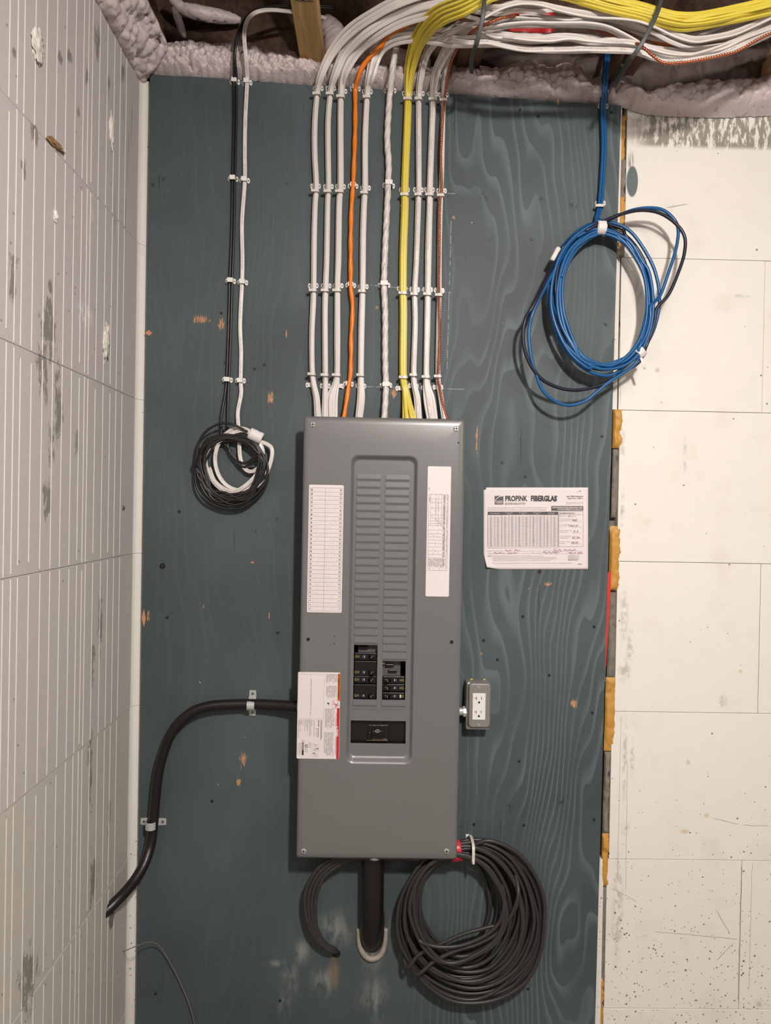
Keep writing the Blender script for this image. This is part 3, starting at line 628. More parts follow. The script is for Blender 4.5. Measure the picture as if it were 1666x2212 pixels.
# circuit breakers
DB = DR-.010
def breaker(side, yc, poles=1, white=False):
    x0, x1 = (ll0+.0012, ll1-.0012) if side < 0 else (rl0+.0012, rl1-.0012); zc = fx(790 if side < 0 else 850, yc)[1]
    z0 = zc-pitch*.46; z1 = zc+pitch*(.46 if poles == 1 else 1.44); s = side
    b = part('circuit_breaker', bxm(x0, x1, -DB, -DB+.05, z0, z1, .0012), M_inner)
    ox = x0 if s < 0 else x1; d = 1 if s < 0 else -1          # outer end, direction inwards
    f = -DB-.0004
    def bar(a, b_, h, m, nm, y=f, zo=0): return link(nm, bxm(ox+d*a, ox+d*b_, y, y+.0006, zc+zo-h, zc+zo+h), m, b)
    bm = bmesh.new(); q = .0030; xx = ox+d*.0048
    for u in ((-q, q, q-.0012, q), (-q, q, -q, -q+.0012), (-q, -q+.0012, -q, q), (q-.0012, q, -q, q)): box(bm, xx+u[0], xx+u[1], f, f+.0006, zc+u[2], zc+u[3])
    link('square_mark', bm, M_logo, b)
    if white: bar(.0088, .0118, .0042, M_wink, 'white_tag')
    else:
        bar(.0095, .0105, .0025, M_greyink, 'printed_mark'); bar(.0115, .0125, .0025, M_greyink, 'printed_mark')
    bar(.0205, .0232, .0030, M_boxg, 'test_window'); bar(.0250, .0262, .0030, M_wink, 'printed_mark')
    bar(.0270, .0335, .0036, M_dark, 'toggle_slot')
    bm = bmesh.new(); box(bm, 0, .010, -.012, 0, -.0042, .0042, .0014)
    for v in bm.verts: v.co.x += -v.co.y*.55
    if d < 0:
        for v in bm.verts: v.co.x *= -1
        bmesh.ops.reverse_faces(bm, faces=bm.faces)
    tg = link('toggle', bm, M_toggle, b); tg.location = (ox+d*.0345, -DB, zc)
    bar(.0420, .0440, .0012, M_greyink, 'switch_dot', -DB-.0125)
    bar(.0475, .0487, .0028, M_greyink, 'printed_mark')
for yc, po in ((1420, 1), (1454, 2), (1470, 1), (1505, 2)): breaker(-1, yc, po)
for yc, wt in ((1471, 0), (1488, 0), (1506, 1)): breaker(1, yc, 1, wt)
part('bus_bar', bxm(ll0+.010, rl1-.012, -DB+.012, -DB+.016, rbm, bz1-.1, .001), M_boxg)
for zc_, xc in ((fx(790, 1401)[1], lxc-.004), (fx(850, 1440)[1], rxc-.010), (fx(850, 1452)[1], rxc-.002)):
    part('bus_stab', bxm(xc-.012, xc+.010, -DB+.004, -DB+.012, zc_-.004, zc_+.003, .0015), M_inner)
part('bus_stab', bxm(rl0, rl0+.006, -DB+.0, -DB+.01, fx(850, 1438)[1], fx(850, 1431)[1], .001), M_brass)
# main breaker
mbk = part('main_breaker', bxm(ml-.004, mr+.004, -DB+.004, -DB+.05, mb-.01, mt+.01, .001), M_inner)
mc = (ml+mr)/2; zc = (mt+mb)/2
link('handle_frame', bxm(mc-.026, mc+.026, -DB-.001, -DB+.006, mb+.004, zc+.016, .002), M_inner, mbk)
link('main_handle', bxm(mc-.0165, mc+.014, -DB-.011, -DB, mb+.011, zc+.004, .002), M_toggle, mbk)
bm = bmesh.new(); pth = [Vector((mc-.002+.0055*math.cos(a), -DB-.0115, zc+.003+.0030*math.sin(a))) for a in [2*math.pi*k/20 for k in range(21)]]
link('ring_mark', sweep(pth, prof_round(.0011, 6)), M_galv, mbk)
for k in (-1, 1): link('terminal_dot', bxm(mc+k*.010-.001, mc+k*.010+.001, -DB-.0015, -DB, zc+.0125, zc+.0145), M_galv, mbk)
link('left_lug', bxm(mc-.024, mc-.0175, -DB-.008, -DB, mb+.007, zc-.001, .0015), M_inner, mbk)
link('edge_bar', bxm(mc-.028, mc+.024, -DB-.004, -DB-.001, mb+.0045, mb+.0062), M_brass, mbk); link('edge_bar', bxm(mc-.014, mc+.022, -DB-.006, -DB-.003, mb+.0085, mb+.0100), M_galv, mbk)

# ---- print helpers
class Sheet:
    """a flat sheet; coordinates are millimetre-like picture units inside it, (0,0) top left"""
    def __init__(s, o, ux, uz, n): s.o, s.ux, s.uz, s.n = o, ux, uz, n; s.bm = {}
    def pt(s, a, b, lift=.0004): return s.o+s.ux*a+s.uz*b+s.n*lift
    def B(s, k): return s.bm.setdefault(k, bmesh.new())
    def rect(s, k, a0, b0, a1, b1, lift=.0004):
        bm = s.B(k); bm.faces.new([bm.verts.new(s.pt(*q, lift)) for q in ((a0, b0), (a0, b1), (a1, b1), (a1, b0))])
    def poly(s, k, pts, lift=.0005): bm = s.B(k); bm.faces.new([bm.verts.new(s.pt(*q, lift)) for q in pts])
    def line(s, k, pts, w=.5, lift=.0006):
        for (a0, b0), (a1, b1) in zip(pts, pts[1:]):
            dx, dy = a1-a0, b1-b0; L = math.hypot(dx, dy) or 1; nx, ny = -dy/L*w/2, dx/L*w/2
            s.poly(k, [(a0+nx, b0+ny), (a1+nx, b1+ny), (a1-nx, b1-ny), (a0-nx, b0-ny)], lift)
    def text(s, k, txt, a0, b, a1=None, cap=3.0, rot=0, bold=0, shear=0, lift=.0006, center=False, maxw=None):
        cu = bpy.data.curves.new('t', 'FONT'); cu.body = txt; cu.size = 1; cu.offset = bold; cu.shear = shear; cu.resolution_u = 2
        ob = bpy.data.objects.new('t', cu); C.objects.link(ob); dg = bpy.context.evaluated_depsgraph_get(); me = bpy.data.meshes.new_from_object(ob.evaluated_get(dg))
        bpy.data.objects.remove(ob); bpy.data.curves.remove(cu)
        if not me.vertices: return
        x0 = min(v.co.x for v in me.vertices); x1 = max(v.co.x for v in me.vertices); sy = cap/.70; sx = sy*.92
        if a1 is not None: sx = (a1-a0)/(x1-x0)
        if maxw and (x1-x0)*sx > maxw: sx = maxw/(x1-x0)
        off = -(x0+x1)/2 if center else -x0; ca, sa = math.cos(rot), math.sin(rot); bm = s.B(k); vm = []
        for v in me.vertices:
            u, w = (v.co.x+off)*sx, -(v.co.y)*sy; vm.append(bm.verts.new(s.pt(a0+u*ca-w*sa, b+u*sa+w*ca, lift)))
        for p in me.polygons:
            try: bm.faces.new([vm[i] for i in p.vertices])
            except ValueError: pass
        bpy.data.meshes.remove(me)
    def words(s, k, a0, b, a1, h=.5, gap=.8, vert=False, dens=1.0, lift=.0005):
        a = a0
        while a < a1-.5:
            w = min(random.uniform(1.2, 4.0), a1-a)
            if random.random() < dens:
                if vert: s.rect(k, b-h/2, a, b+h/2, a+w, lift)
                else: s.rect(k, a, b-h/2, a+w, b+h/2, lift)
            a += w+gap
    def finish(s, parent, mats, shift=Vector((0, 0, 0))):
        for k, bm in s.bm.items():
            for f in bm.faces:
                f.normal_update()
                if f.normal.dot(s.n) < 0: f.normal_flip()
            o = link(k, bm, mats[k], parent); o.location = o.location-shift; o['kind'] = 'stuff'

def label_plate(name, px0, py0, px1, py1, lab):    # corners at top-left / bottom-right of the cover label
    mx = (px0[0]+px1[0])/2
    a_ = P(px0[0], px0[1], DC); c_ = P(px1[0], px1[1], DC); x0 = (a_.x+P(py0[0], py0[1], DC).x)/2; x1 = (P(py1[0], py1[1], DC).x+c_.x)/2
    z1 = (a_.z+P(py1[0], py1[1], DC).z)/2; z0 = (c_.z+P(py0[0], py0[1], DC).z)/2
    bm = bmesh.new(); f_ = ring(bm, rr(x0, x1, z0, z1, .003, 4), -DC-.0004); b_ = ring(bm, rr(x0, x1, z0, z1, .003, 4), -DC); bm.faces.new(f_); loft(bm, f_, b_, False); bmesh.ops.recalc_face_normals(bm, faces=bm.faces)
    o = part(name, bm, M_paper, label=lab); k = P(800, 1200, DC).x-P(799, 1200, DC).x
    return o, Sheet(Vector((x0, -DC-.0004, z1)), Vector((k, 0, 0)), Vector((0, 0, -k)), Vector((0, -1, 0))), (x1-x0)/k, (z1-z0)/k
CW = math.pi/2                          # text turned a quarter clockwise
# directory of sixty circuits
o, s, w, h = label_plate('circuit_directory', (669, 1046), (662, 1322), (737, 1324), (744, 1049), 'white numbered circuit directory sticker')
m0 = 3.0; t0 = 6.5; cw = w-2*m0; rh = (h-t0-3.5)/30
for k in range(31): s.line('ruled_lines', [(m0, t0+k*rh), (w-m0, t0+k*rh)], .45)
for xx in (m0, w*.475, w-m0): s.line('ruled_lines', [(xx, t0), (xx, t0+30*rh)], .45)
for k in range(30):
    yc = t0+(k+.5)*rh; s.text('numbers', str(60-2*k), m0+2.0, yc, cap=3.2, rot=CW, center=True, bold=.02); s.text('numbers', str(59-2*k), w-m0-5.0, yc, cap=3.2, rot=CW, center=True, bold=.02)
    s.words('dotted_lines', m0+8, yc+.6, w*.475-2, .35, .6, dens=.6); s.words('dotted_lines', w*.475+2, yc+.6, w-m0-8, .35, .6, dens=.6)
s.finish(o, {'ruled_lines': M_greyink, 'numbers': M_ink, 'dotted_lines': M_pale})
# narrow wiring diagram label
o, s, w, h = label_plate('wiring_label', (925, 1007), (919, 1288), (970, 1289), (975, 1008), 'tall white wiring diagram sticker')
y0, y1 = h*.215, h*.80; a0, a1 = 3.5, w-5
s.line('diagram_lines', [(a0+2, y0), (a1-2, y0), (a1, y0+2), (a1, y1-2), (a1-2, y1), (a0+2, y1), (a0, y1-2), (a0, y0+2), (a0+2, y0)], .5)
cols = [a0+4, a0+15, a0+21, a0+28, a0+35]
for f_ in (.06, .11, .18, .27, .31, .35, .38, .41, .47, .52, .56, .60, .645, .69, .74, .79, .835): s.line('diagram_lines', [(a0+(0 if f_ > .4 else 4), y0+(y1-y0)*f_), (a1-12, y0+(y1-y0)*f_)], .4)
for c_ in cols: s.line('diagram_lines', [(c_, y0), (c_, y0+(y1-y0)*random.choice((.4, .83, .41)))], .4)
s.line('diagram_lines', [(a0+14, y0+(y1-y0)*.31), (a1-12, y0+(y1-y0)*.42)], .5)
for c_, d_ in ((a1-10.5, .9), (a1-8, .85), (a1-3, .8)):
    s.words('fine_print', y0+2, c_, y1-3, 1.0, .7, True, d_); s.words('fine_print', y0+2, c_+1.4, y1-30, .7, 1.0, True, d_*.8)
for k in range(9):
    b = y0+(y1-y0)*(.07+.09*k); s.line('fine_print', [(a1-11, b), (a1-8, b+2.2), (a1-10.5, b+4), (a1-7, b+6)], .6)
for k in range(16): s.words('fine_print', y0+(y1-y0)*.845, a0+2+k*2.3, y1-2-random.uniform(0, 8), 1.1, .5, True, .92)
for k in range(10): s.words('fine_print', y0+(y1-y0)*random.choice((.08, .2, .53, .72, .75)), a0+5+k*2.2, y0+(y1-y0)*random.choice((.28, .59, .8)), .6, 2.2, True, .35)
s.rect('fine_print', a0+1.5, y0+6, a0+2.6, y0+17); s.poly('fine_print', [(2.0, h*.16), (4.5, h*.17), (5, h*.185), (2.8, h*.175)])
s.finish(o, {'diagram_lines': M_greyink, 'fine_print': M_greyink})
# warning label, reading downwards
o, s, w, h = label_plate('warning_label', (644, 1452), (641, 1638), (732, 1640), (736, 1452), 'white warning sticker with orange and red side bars')
def fit(px, py): return ((px-135)/910*w, (py-210)/1880*h)      # coordinates measured in an enlarged view
def RC(k, x0, y0, x1, y1): a_ = fit(x0, y0); b_ = fit(x1, y1); s.rect(k, a_[0], a_[1], b_[0], b_[1])
def LN(k, x0, y0, x1, y1, w_=.4): s.line(k, [fit(x0, y0), fit(x1, y1)], w_)
RC('orange_bar', 992, 235, 1046, 822); RC('red_bar', 985, 985, 1040, 2085)
for k in range(2): s.words('fine_print', 0, 0, 0)
for x0, x1, yy0, yy1 in ((745, 975, 245, 450), (755, 975, 500, 770), (735, 935, 995, 1440), (725, 925, 1510, 2040)):
    x = x0
    while x <= x1:
        a_ = fit(x, yy0); b_ = fit(x, yy1-random.uniform(0, (yy1-yy0)*.2)); s.words('fine_print', a_[1], a_[0], b_[1], .75, .45, True, .9); x += 19
LN('frame_lines', 150, 255, 705, 260); LN('frame_lines', 705, 260, 690, 1225); LN('frame_lines', 150, 1222, 690, 1225); LN('frame_lines', 150, 255, 145, 1222); LN('frame_lines', 415, 258, 405, 1222)
a_ = fit(425, 365); b_ = fit(415, 1120); s.words('fine_print', a_[1], a_[0], b_[1], .9, .8, True, .85)
for x in (150, 168, 186, 204, 228, 262, 300, 320, 345, 362, 385, 405, 430, 450):
    a_ = fit(x, 1245); b_ = fit(x, random.choice((1380, 1500, 1600, 1640))); s.words('fine_print', a_[1], a_[0], b_[1], .8, .5, True, .9)
for x in (545, 570): a_ = fit(x, 1480); b_ = fit(x, 1610); s.words('fine_print', a_[1], a_[0], b_[1], .7, .5, True)
a_ = fit(500, 1250); s.words('fine_print', a_[1], a_[0], fit(0, 1600)[1], .9, .4, True)
a_ = fit(590, 1250); s.text('black_print', 'QO CAN', a_[0]-.5, a_[1], cap=2.6, rot=CW, bold=.03, maxw=14); s.words('black_print', fit(0, 1420)[1], a_[0]+.4, fit(0, 1625)[1], 1.0, .5, True)
a_ = fit(648, 1250); s.words('black_print', a_[1], a_[0], fit(0, 1680)[1], .9, .5, True); s.words('black_print', a_[1], a_[0]+1.6, fit(0, 1640)[1], .8, .5, True)
RC('black_bar', 245, 1750, 285, 2015); a_ = fit(265, 1765); s.text('white_print', 'SQUARE D', a_[0]-1.0, a_[1], cap=2.2, rot=CW, bold=.02, maxw=23, lift=.0009)
LN('black_print', 248, 1700, 288, 1700, .6); LN('black_print', 288, 1700, 288, 1740, .6); LN('black_print', 288, 1740, 248, 1740, .6); LN('black_print', 248, 1740, 248, 1700, .6)
a_ = fit(342, 1815)
s.line('black_print', [(a_[0]+3.3*math.cos(t/10*5.2+.6), a_[1]+3.3*math.sin(t/10*5.2+.6)) for t in range(11)], 1.1); s.text('black_print', 'S', a_[0]-1.5, a_[1], cap=3.4, rot=CW, center=True, bold=.04)
for x in (165, 190, 220): s.words('fine_print', fit(0, 1750)[1], fit(x, 0)[0], fit(0, 2000)[1], .7, .5, True)
for x in (315, 340, 362): s.words('fine_print', fit(0, 1870)[1], fit(x, 0)[0], fit(0, 1950)[1], .7, .5, True)
for x in (400, 430): s.words('fine_print', fit(0, 1730)[1], fit(x, 0)[0], fit(0, 1850)[1], .9, .5, True)
for yy in (1765, 1870, 1975):
    LN('frame_lines', 455, yy, 600, yy+10); LN('frame_lines', 600, yy+10, 600, yy+70); LN('frame_lines', 600, yy+70, 450, yy+60); LN('frame_lines', 450, yy+60, 455, yy)
    a_ = fit(530, yy+30); s.line('black_print', [(a_[0]-3, a_[1]-2), (a_[0]+1, a_[1]+1.5), (a_[0]+3, a_[1]-1)], .5)
RC('black_print', 545, 1862, 606, 1876); RC('black_print', 475, 1962, 540, 1974)
s.line('red_print', [fit(900, 840), fit(960, 910), fit(1015, 915)], 1.0); s.line('red_print', [fit(1010, 850), fit(975, 905), fit(945, 975)], 1.0); s.line('red_print', [fit(960, 960), fit(1020, 915)], 1.0); s.line('red_print', [fit(890, 890), fit(965, 925)], .9)
for q in ((880, 820, 1045, 822), (880, 820, 880, 980), (880, 980, 1040, 982)): LN('red_print', *q, .3)
s.poly('black_print', [fit(770, 870), fit(835, 865), fit(800, 890), fit(835, 930), fit(780, 895)]); s.poly('black_print', [fit(540, 1440), fit(575, 1430), fit(560, 1460)])
a_ = fit(1000, 1435); s.text('white_print', 'DANGER', a_[0]-1.2, a_[1], cap=3.1, rot=CW, bold=.035, maxw=21, lift=.0009); s.poly('white_print', [fit(985, 1375), fit(985, 1405), fit(1022, 1390)], .0009)
a_ = fit(1008, 320); s.text('black_print', 'WARNING / AVERTISSEMENT', a_[0]-.8, a_[1], cap=2.6, rot=CW, bold=.02, maxw=48, lift=.0009); s.poly('black_print', [fit(1004, 250), fit(1004, 285), fit(1040, 268)], .0009)
for yy0, yy1 in ((1095, 1380), (1620, 1990)): s.words('red_print', fit(0, yy0)[1], fit(968, 0)[0], fit(0, yy1)[1], 1.0, .6, True)
s.finish(o, {'orange_bar': M_amber, 'red_bar': M_red, 'fine_print': M_greyink, 'frame_lines': M_pale, 'black_print': M_ink, 'black_bar': M_ink, 'white_print': M_wink, 'red_print': M_red})
# fittings on the enclosure
bm = bmesh.new(); q = P(634, 1525, .062); cyl(bm, (bx0-.006, q.y, q.z), .017, .017, .012, 'X', 20); cyl(bm, (bx0-.014, q.y, q.z), .0145, .0145, .012, 'X', 8); part('conduit_connector', bm, M_zinc, smooth=False)
bm = bmesh.new(); cyl(bm, (bx0-.010, q.y-.004, q.z-.020), .005, .005, .014, 'X', 10); part('clamp_screw', bm, M_zinc)
q = P(808, 1850, .062); bm = bmesh.new(); cyl(bm, (q.x, q.y, bz0-.004), .038, .038, .010, 'Z', 28); part('hub_ring', bm, M_galv)
bm = bmesh.new(); ca_ = P(640, 1860, .10); cyl(bm, (P(809, 1850, .095).x, -.093, Z0+.001), .014, .014, .012, 'Z', 20); part('bottom_bushing', bm, M_galv)
q = P(1000, 1537, .050); bm = bmesh.new(); cyl(bm, ((bx1+P(1010, 1537, .05).x)/2, q.y, q.z), .010, .010, abs(P(1012, 1537, .05).x-bx1), 'X', 16); cyl(bm, (P(1001, 1537, .05).x+.003, q.y, q.z), .014, .014, .008, 'X', 8)
part('offset_nipple', bm, M_zinc)

# ------------------------------------------------------------------ receptacle box
rx0 = P(1004, 1520, .035).x; rx1 = P(1055, 1520, .035).x; rz1 = P(1030, 1468, .035).z; rz0 = P(1030, 1570, .035).z
ob = empty('outlet_box', ((rx0+rx1)/2, -DP, rz0)); tag(ob, 'small grey steel outlet box with a white duplex receptacle, right of the panel', 'electrical outlet')
def ip(name, bm, m, parent=ob, sm_=False):
    o = link(name, bm, m, parent, sm_)
    if parent is ob: o.location = -ob.location
    return o
ip('box_body', bxm(rx0, rx1, -.064, -DP, rz0, rz1, .005), M_galv)
qx0 = P(1012, 1520, .072).x; qx1 = P(1061, 1520, .072).x; qz1 = P(1036, 1476, .072).z; qz0 = P(1036, 1573, .072).z
bm = bmesh.new(); a_ = ring(bm, rr(qx0, qx1, qz0, qz1, .009), -.062); b_ = ring(bm, rr(qx0, qx1, qz0, qz1, .009), -.067); c_ = ring(bm, rr(qx0+.0035, qx1-.0035, qz0+.0035, qz1-.0035, .008), -.072)
loft(bm, a_, b_); loft(bm, b_, c_); bm.faces.new(c_); bm.faces.new(a_); bmesh.ops.recalc_face_normals(bm, faces=bm.faces); plate = ip('face_plate', bm, M_galv)
wx0 = P(1021, 1526, .074).x; wx1 = P(1049, 1526, .074).x; wz1 = P(1035, 1498, .074).z; wz0 = P(1035, 1555, .074).z
rec = ip('receptacle', bxm(wx0, wx1, -.0745, -.070, wz0, wz1, .0008), M_plastic)
for f_ in (.25, .77):
    zc = wz1+(wz0-wz1)*f_-.000; xc = (wx0+wx1)/2
    for nm, q in (('neutral_slot', (xc-.0075, xc-.0062, zc+.000, zc+.0085)), ('neutral_slot', (xc-.0115, xc-.0062, zc+.0040, zc+.0052)), ('hot_slot', (xc+.0052, xc+.0066, zc+.001, zc+.0085))):
        link(nm, bxm(q[0], q[1], -.0748, -.0744, q[2], q[3]), M_dark, rec)
    bm = bmesh.new(); cyl(bm, (xc, -.0746, zc-.0058), .0027, .0027, .0004, 'Y', 14); link('ground_hole', bm, M_dark, rec)
for py in (1485, 1566):
    bm = bmesh.new(); q = P(1034, py, .072); cyl(bm, (q.x, -.0728, q.z), .0034, .0026, .0018, 'Y', 12); s_ = ip('plate_screw', bm, M_zinc)
    bm = bmesh.new(); box(bm, q.x-.0004, q.x+.0004, -.0740, -.0736, q.z-.0026, q.z+.0026); link('slot', bm, M_dark, s_)
for a_ in (.25, .8): ip('box_tab', bxm(rx0+(rx1-rx0)*a_-.004, rx0+(rx1-rx0)*a_+.005, -.040, -.032, rz1-.001, rz1+.003, .001), M_brass)

# ------------------------------------------------------------------ paper sheet
DPp = DP+.0016
s_o = P(1045, 1053, DPp); e_x = (P(1271, 1053, DPp)-s_o)/226; e_z = (P(1045, 1230, DPp)-s_o)/177
bm = bmesh.new(); V = {}
NX, NZ = 45, 35
for i in range(NX+1):
    for j in range(NZ+1):
        a_, b_ = 226*i/NX, 177*j/NZ
        d = max(0, 1-((a_)+(177-b_))/34.0); d2 = max(0, 1-(a_+b_)/9.0)
        V[i, j] = bm.verts.new(s_o+e_x*(a_+d*6)+e_z*(b_-d*5)+Vector((0, -.010*d*d-.002*d2+.0006*math.sin(a_*.05), 0)))
for i in range(NX):
    for j in range(NZ):
        if i+j < 1: continue
        bm.faces.new((V[i, j], V[i+1, j], V[i+1, j+1], V[i, j+1]))
bmesh.ops.recalc_face_normals(bm, faces=bm.faces)
geom = bmesh.ops.extrude_face_region(bm, geom=list(bm.faces)); bmesh.ops.translate(bm, vec=(0, .0006, 0), verts=[g for g in geom['geom'] if isinstance(g, bmesh.types.BMVert)])
bmesh.ops.recalc_face_normals(bm, faces=bm.faces)
sheet = tag(link('paper_notice', bm, M_paper, None, True), 'white printed insulation card stapled to the board, filled in by hand', 'paper')
s = Sheet(s_o+Vector((0, -.0010, 0)), e_x, e_z, Vector((0, -1, 0)))
def q_(x, y): return ((x-90)/6.46, (y-88)/6.42)
def T(k, txt, x, y, x1=None, cap=2.0, **kw):
    a_ = q_(x, y); s.text(k, txt, a_[0], a_[1], None if x1 is None else q_(x1, y)[0], cap, **kw)
def RP(k, x0, y0, x1, y1, lift=.0004): a_ = q_(x0, y0); b_ = q_(x1, y1); s.rect(k, a_[0], a_[1], b_[0], b_[1], lift)
def LP(k, L, w_=.35, lift=.0006): s.line(k, [q_(*v) for v in L], w_, lift)
T('heading', 'PROPINK', 392, 275, 700, 11.2, bold=.025); T('heading', 'FIBERGLAS', 748, 275, 1112, 11.2, bold=.04)
T('subheading', 'BLOWN INSULATION', 392, 325, 668, 4.3, bold=.01); T('subheading', '®', 704, 222, 722, 2); T('subheading', '®', 1116, 218, 1130, 2)
RP('emblem', 245, 205, 364, 320); s.line('white_print', [q_(252+ (1-math.cos(t))*105, 290-82*math.sin(t)) for t in [math.pi/2*k/10 for k in range(11)]], 1.2, .0008)
T('white_print', 'OWENS', 268, 286, 352, 2.4, bold=.02, lift=.0008); T('white_print', 'CORNING', 256, 308, 356, 2.6, bold=.02, lift=.0008)
T('heading', 'See CCMC Evaluation', 1248, 218, 1478, 2.3, bold=.02); T('heading', 'Report No. 12851-L', 1266, 246, 1478, 2.3, bold=.02)
T('small_print', 'Nominal weight of 15.1 lbs and', 1242, 298, 1480, 1.5); T('small_print', 'minimum net weight of 31.0 lbs', 1240, 318, 1480, 1.5)
T('small_print', 'To obtain the thermal resistance shown for this chart, this material must be installed at both', 146, 374, 972, 1.9)
T('small_print', 'the thickness and mass per unit area equal to or greater than the minimum value specified.', 146, 402, 968, 1.9)
RP('banner', 1034, 346, 1480, 408); T('white_print', 'PLEASE ENSURE THIS PINK INSTALLATION CARD', 1046, 374, 1468, 2.6, bold=.03, lift=.0008); T('white_print', 'IS PLACED PROMINENTLY IN YOUR ATTIC', 1120, 398, 1466, 2.4, bold=.03, lift=.0008)
RP('banner', 147, 424, 1130, 466)
for k, (t1, t2) in enumerate((('Thermal Resistance', ''), ('Minimum Installed', 'Thickness'), ('Maximum Coverage', 'Per Bag'), ('Minimum Number', 'of Bags'), ('Minimum Mass', 'Per Unit Area'))):
    xc = 147+98.3+k*196.6
    if t2: T('white_print', t1, xc, 444, None, 1.7, center=True, lift=.0008, maxw=26); T('white_print', t2, xc, 461, None, 1.7, center=True, lift=.0008, maxw=26)
    else: T('white_print', t1, xc, 453, None, 1.9, center=True, lift=.0008, maxw=27)
for k, t1 in enumerate(('RSI', 'R', 'mm', 'inches', 'm²', 'ft²', 'Per 100 m²', 'Per 1000 ft²', 'kg/m²', 'lb/ft²')): T('small_print', t1, 147+49+k*98.3, 488, None, 1.5, center=True, maxw=14)
for k in range(11): LP('table_lines', [(147+k*98.3, 466), (147+k*98.3, 908)], .4 if k % 2 else .6)
for k in range(30): LP('table_lines', [(147, 494+k*14.3), (1130, 494+k*14.3)], .28)
for k in range(10):
    for r_ in range(29): a_ = q_(147+36+k*98.3, 501+r_*14.3); s.rect('figures', a_[0], a_[1]-.55, a_[0]+random.uniform(2.4, 4.2), a_[1]+.5)
LP('table_lines', [(1138, 424), (1478, 424), (1478, 908), (1138, 908), (1138, 424)], .45); LP('table_lines', [(1138, 464), (1478, 464)], .4)
T('heading', 'Installation Record', 1152, 452, 1358, 2.4, bold=.015); T('small_print', 'Metric', 1184, 491, 1240, 1.8); T('small_print', 'Imperial', 1300, 491, 1370, 1.8)
LP('small_print', [(1152, 478), (1170, 478), (1170, 494), (1152, 494), (1152, 478)], .35); LP('small_print', [(1270, 478), (1288, 478), (1288, 494), (1270, 494), (1270, 478)], .35); LP('pen', [(1272, 484), (1279, 494), (1296, 470)], .5)
for y, a_, b_ in ((530, 'Thermal Resistance', 'Installed (RSI or R)'), (608, 'Area Insulated', '(m² or ft²)'), (690, 'Minimum Thickness', '(mm or inches)'), (768, 'Calculated Number', 'of Bags Required'), (844, 'Number of Bags', 'Installed')):
    T('small_print', a_, 1152, y, 1152+len(a_)*9.6, 1.7); T('small_print', b_, 1152, y+24, 1152+len(b_)*8, 1.7); LP('small_print', [(1322, y+28), (1450, y+28)], .3)
T('pen', 'R60', 1326, 552, 1398, 4.0, shear=.3); T('pen', '1262 ft²', 1272, 630, 1412, 4.0, shear=.3); T('pen', '21.5', 1340, 708, 1410, 4.0, shear=.3); T('purple_pen', '57.36', 1322, 795, 1428, 4.4, shear=.3); T('purple_pen', '58.00', 1308, 866, 1410, 4.2, shear=.3)
s.words('figures', q_(147, 0)[0], q_(0, 925)[1], q_(1150, 0)[0], .6, .5)
T('small_print', 'Applicator / Contractor Name', 147, 972, 362, 1.7); T('small_print', "Installer's Name", 922, 968, 1040, 1.7); T('small_print', 'Address', 147, 1004, 210, 1.7); T('small_print', "Installer's Signature", 752, 1004, 902, 1.7); T('small_print', 'Date', 1232, 1004, 1264, 1.7)
for L in ([(370, 972), (905, 972)], [(1045, 970), (1470, 970)], [(218, 1004), (742, 1004)], [(906, 1006), (1225, 1006)], [(1268, 1008), (1470, 1008)]): LP('small_print', L, .25)
def scr(x0, x1, y, h, k, f=14, w_=.55):
    L = []; n_ = int((x1-x0)/4)
    for i in range(n_+1):
        x = x0+(x1-x0)*i/n_; L.append((x+5*math.sin(i*1.3), y-h*(.35+.5*abs(math.sin(i*.9+x*.05)))*(.6+.4*math.sin(i*.37))))
    LP(k, L, w_)
scr(385, 470, 972, 26, 'purple_pen'); scr(520, 595, 972, 30, 'purple_pen'); scr(1060, 1170, 972, 34, 'purple_pen'); scr(1205, 1380, 968, 28, 'purple_pen'); scr(915, 1120, 1004, 34, 'purple_pen')
scr(230, 380, 1006, 24, 'purple_pen'); T('purple_pen', 'Lake Rd', 415, 1004, 560, 3.4, shear=.3); T('purple_pen', 'May 8, 2024', 1275, 1006, 1470, 3.6, shear=.3)
LP('purple_pen', [(1060, 985), (1180, 980)], .5)
T('heading', 'NOTES:', 147, 1043, 205, 1.9, bold=.01)
T('small_print', '(1) Designated R-value, where thickness is not restricted by roof slope or other obstructions', 218, 1042, 925, 1.7)
T('small_print', '(2) Coverage per bag may be increased 1% to 12% depending on joist spacings and insulating conditions', 218, 1062, 1105, 1.7)
T('small_print', '(3) The applicator shall provide physical proof of the number of bags opened at this card by attaching in the', 218, 1082, 1115, 1.7)
T('small_print', '     details of area with the approximately 3" x 7" pieces torn from each bag used in the job', 218, 1104, 1020, 1.7)
for y in (1030, 1046, 1062, 1080, 1096): s.words('small_print' if y > 1070 else 'figures', q_(1268, 0)[0], q_(0, y)[1], q_(1440, 0)[0]-random.uniform(0, 6), 1.0, .5)
s.words('figures', q_(210, 0)[0], q_(0, 1136)[1], q_(1330, 0)[0], .6, .5); s.words('heading', q_(1402, 0)[0], q_(0, 1152)[1], q_(1462, 0)[0], .9, .3)
s.words('heading', q_(1392, 0)[0], q_(0, 145)[1], q_(1412, 0)[0], .6, 1.5); LP('heading', [(1422, 150), (1432, 128), (1446, 150)], .6)
s.finish(sheet, {'heading': M_ink, 'subheading': M_greyink, 'emblem': mat('charcoal_ink', (84, 80, 84), .6), 'banner': mat('charcoal_ink', (84, 80, 84), .6), 'white_print': M_wink, 'small_print': M_greyink, 'table_lines': M_greyink, 'figures': M_pale, 'pen': M_bluepen, 'purple_pen': M_pen})
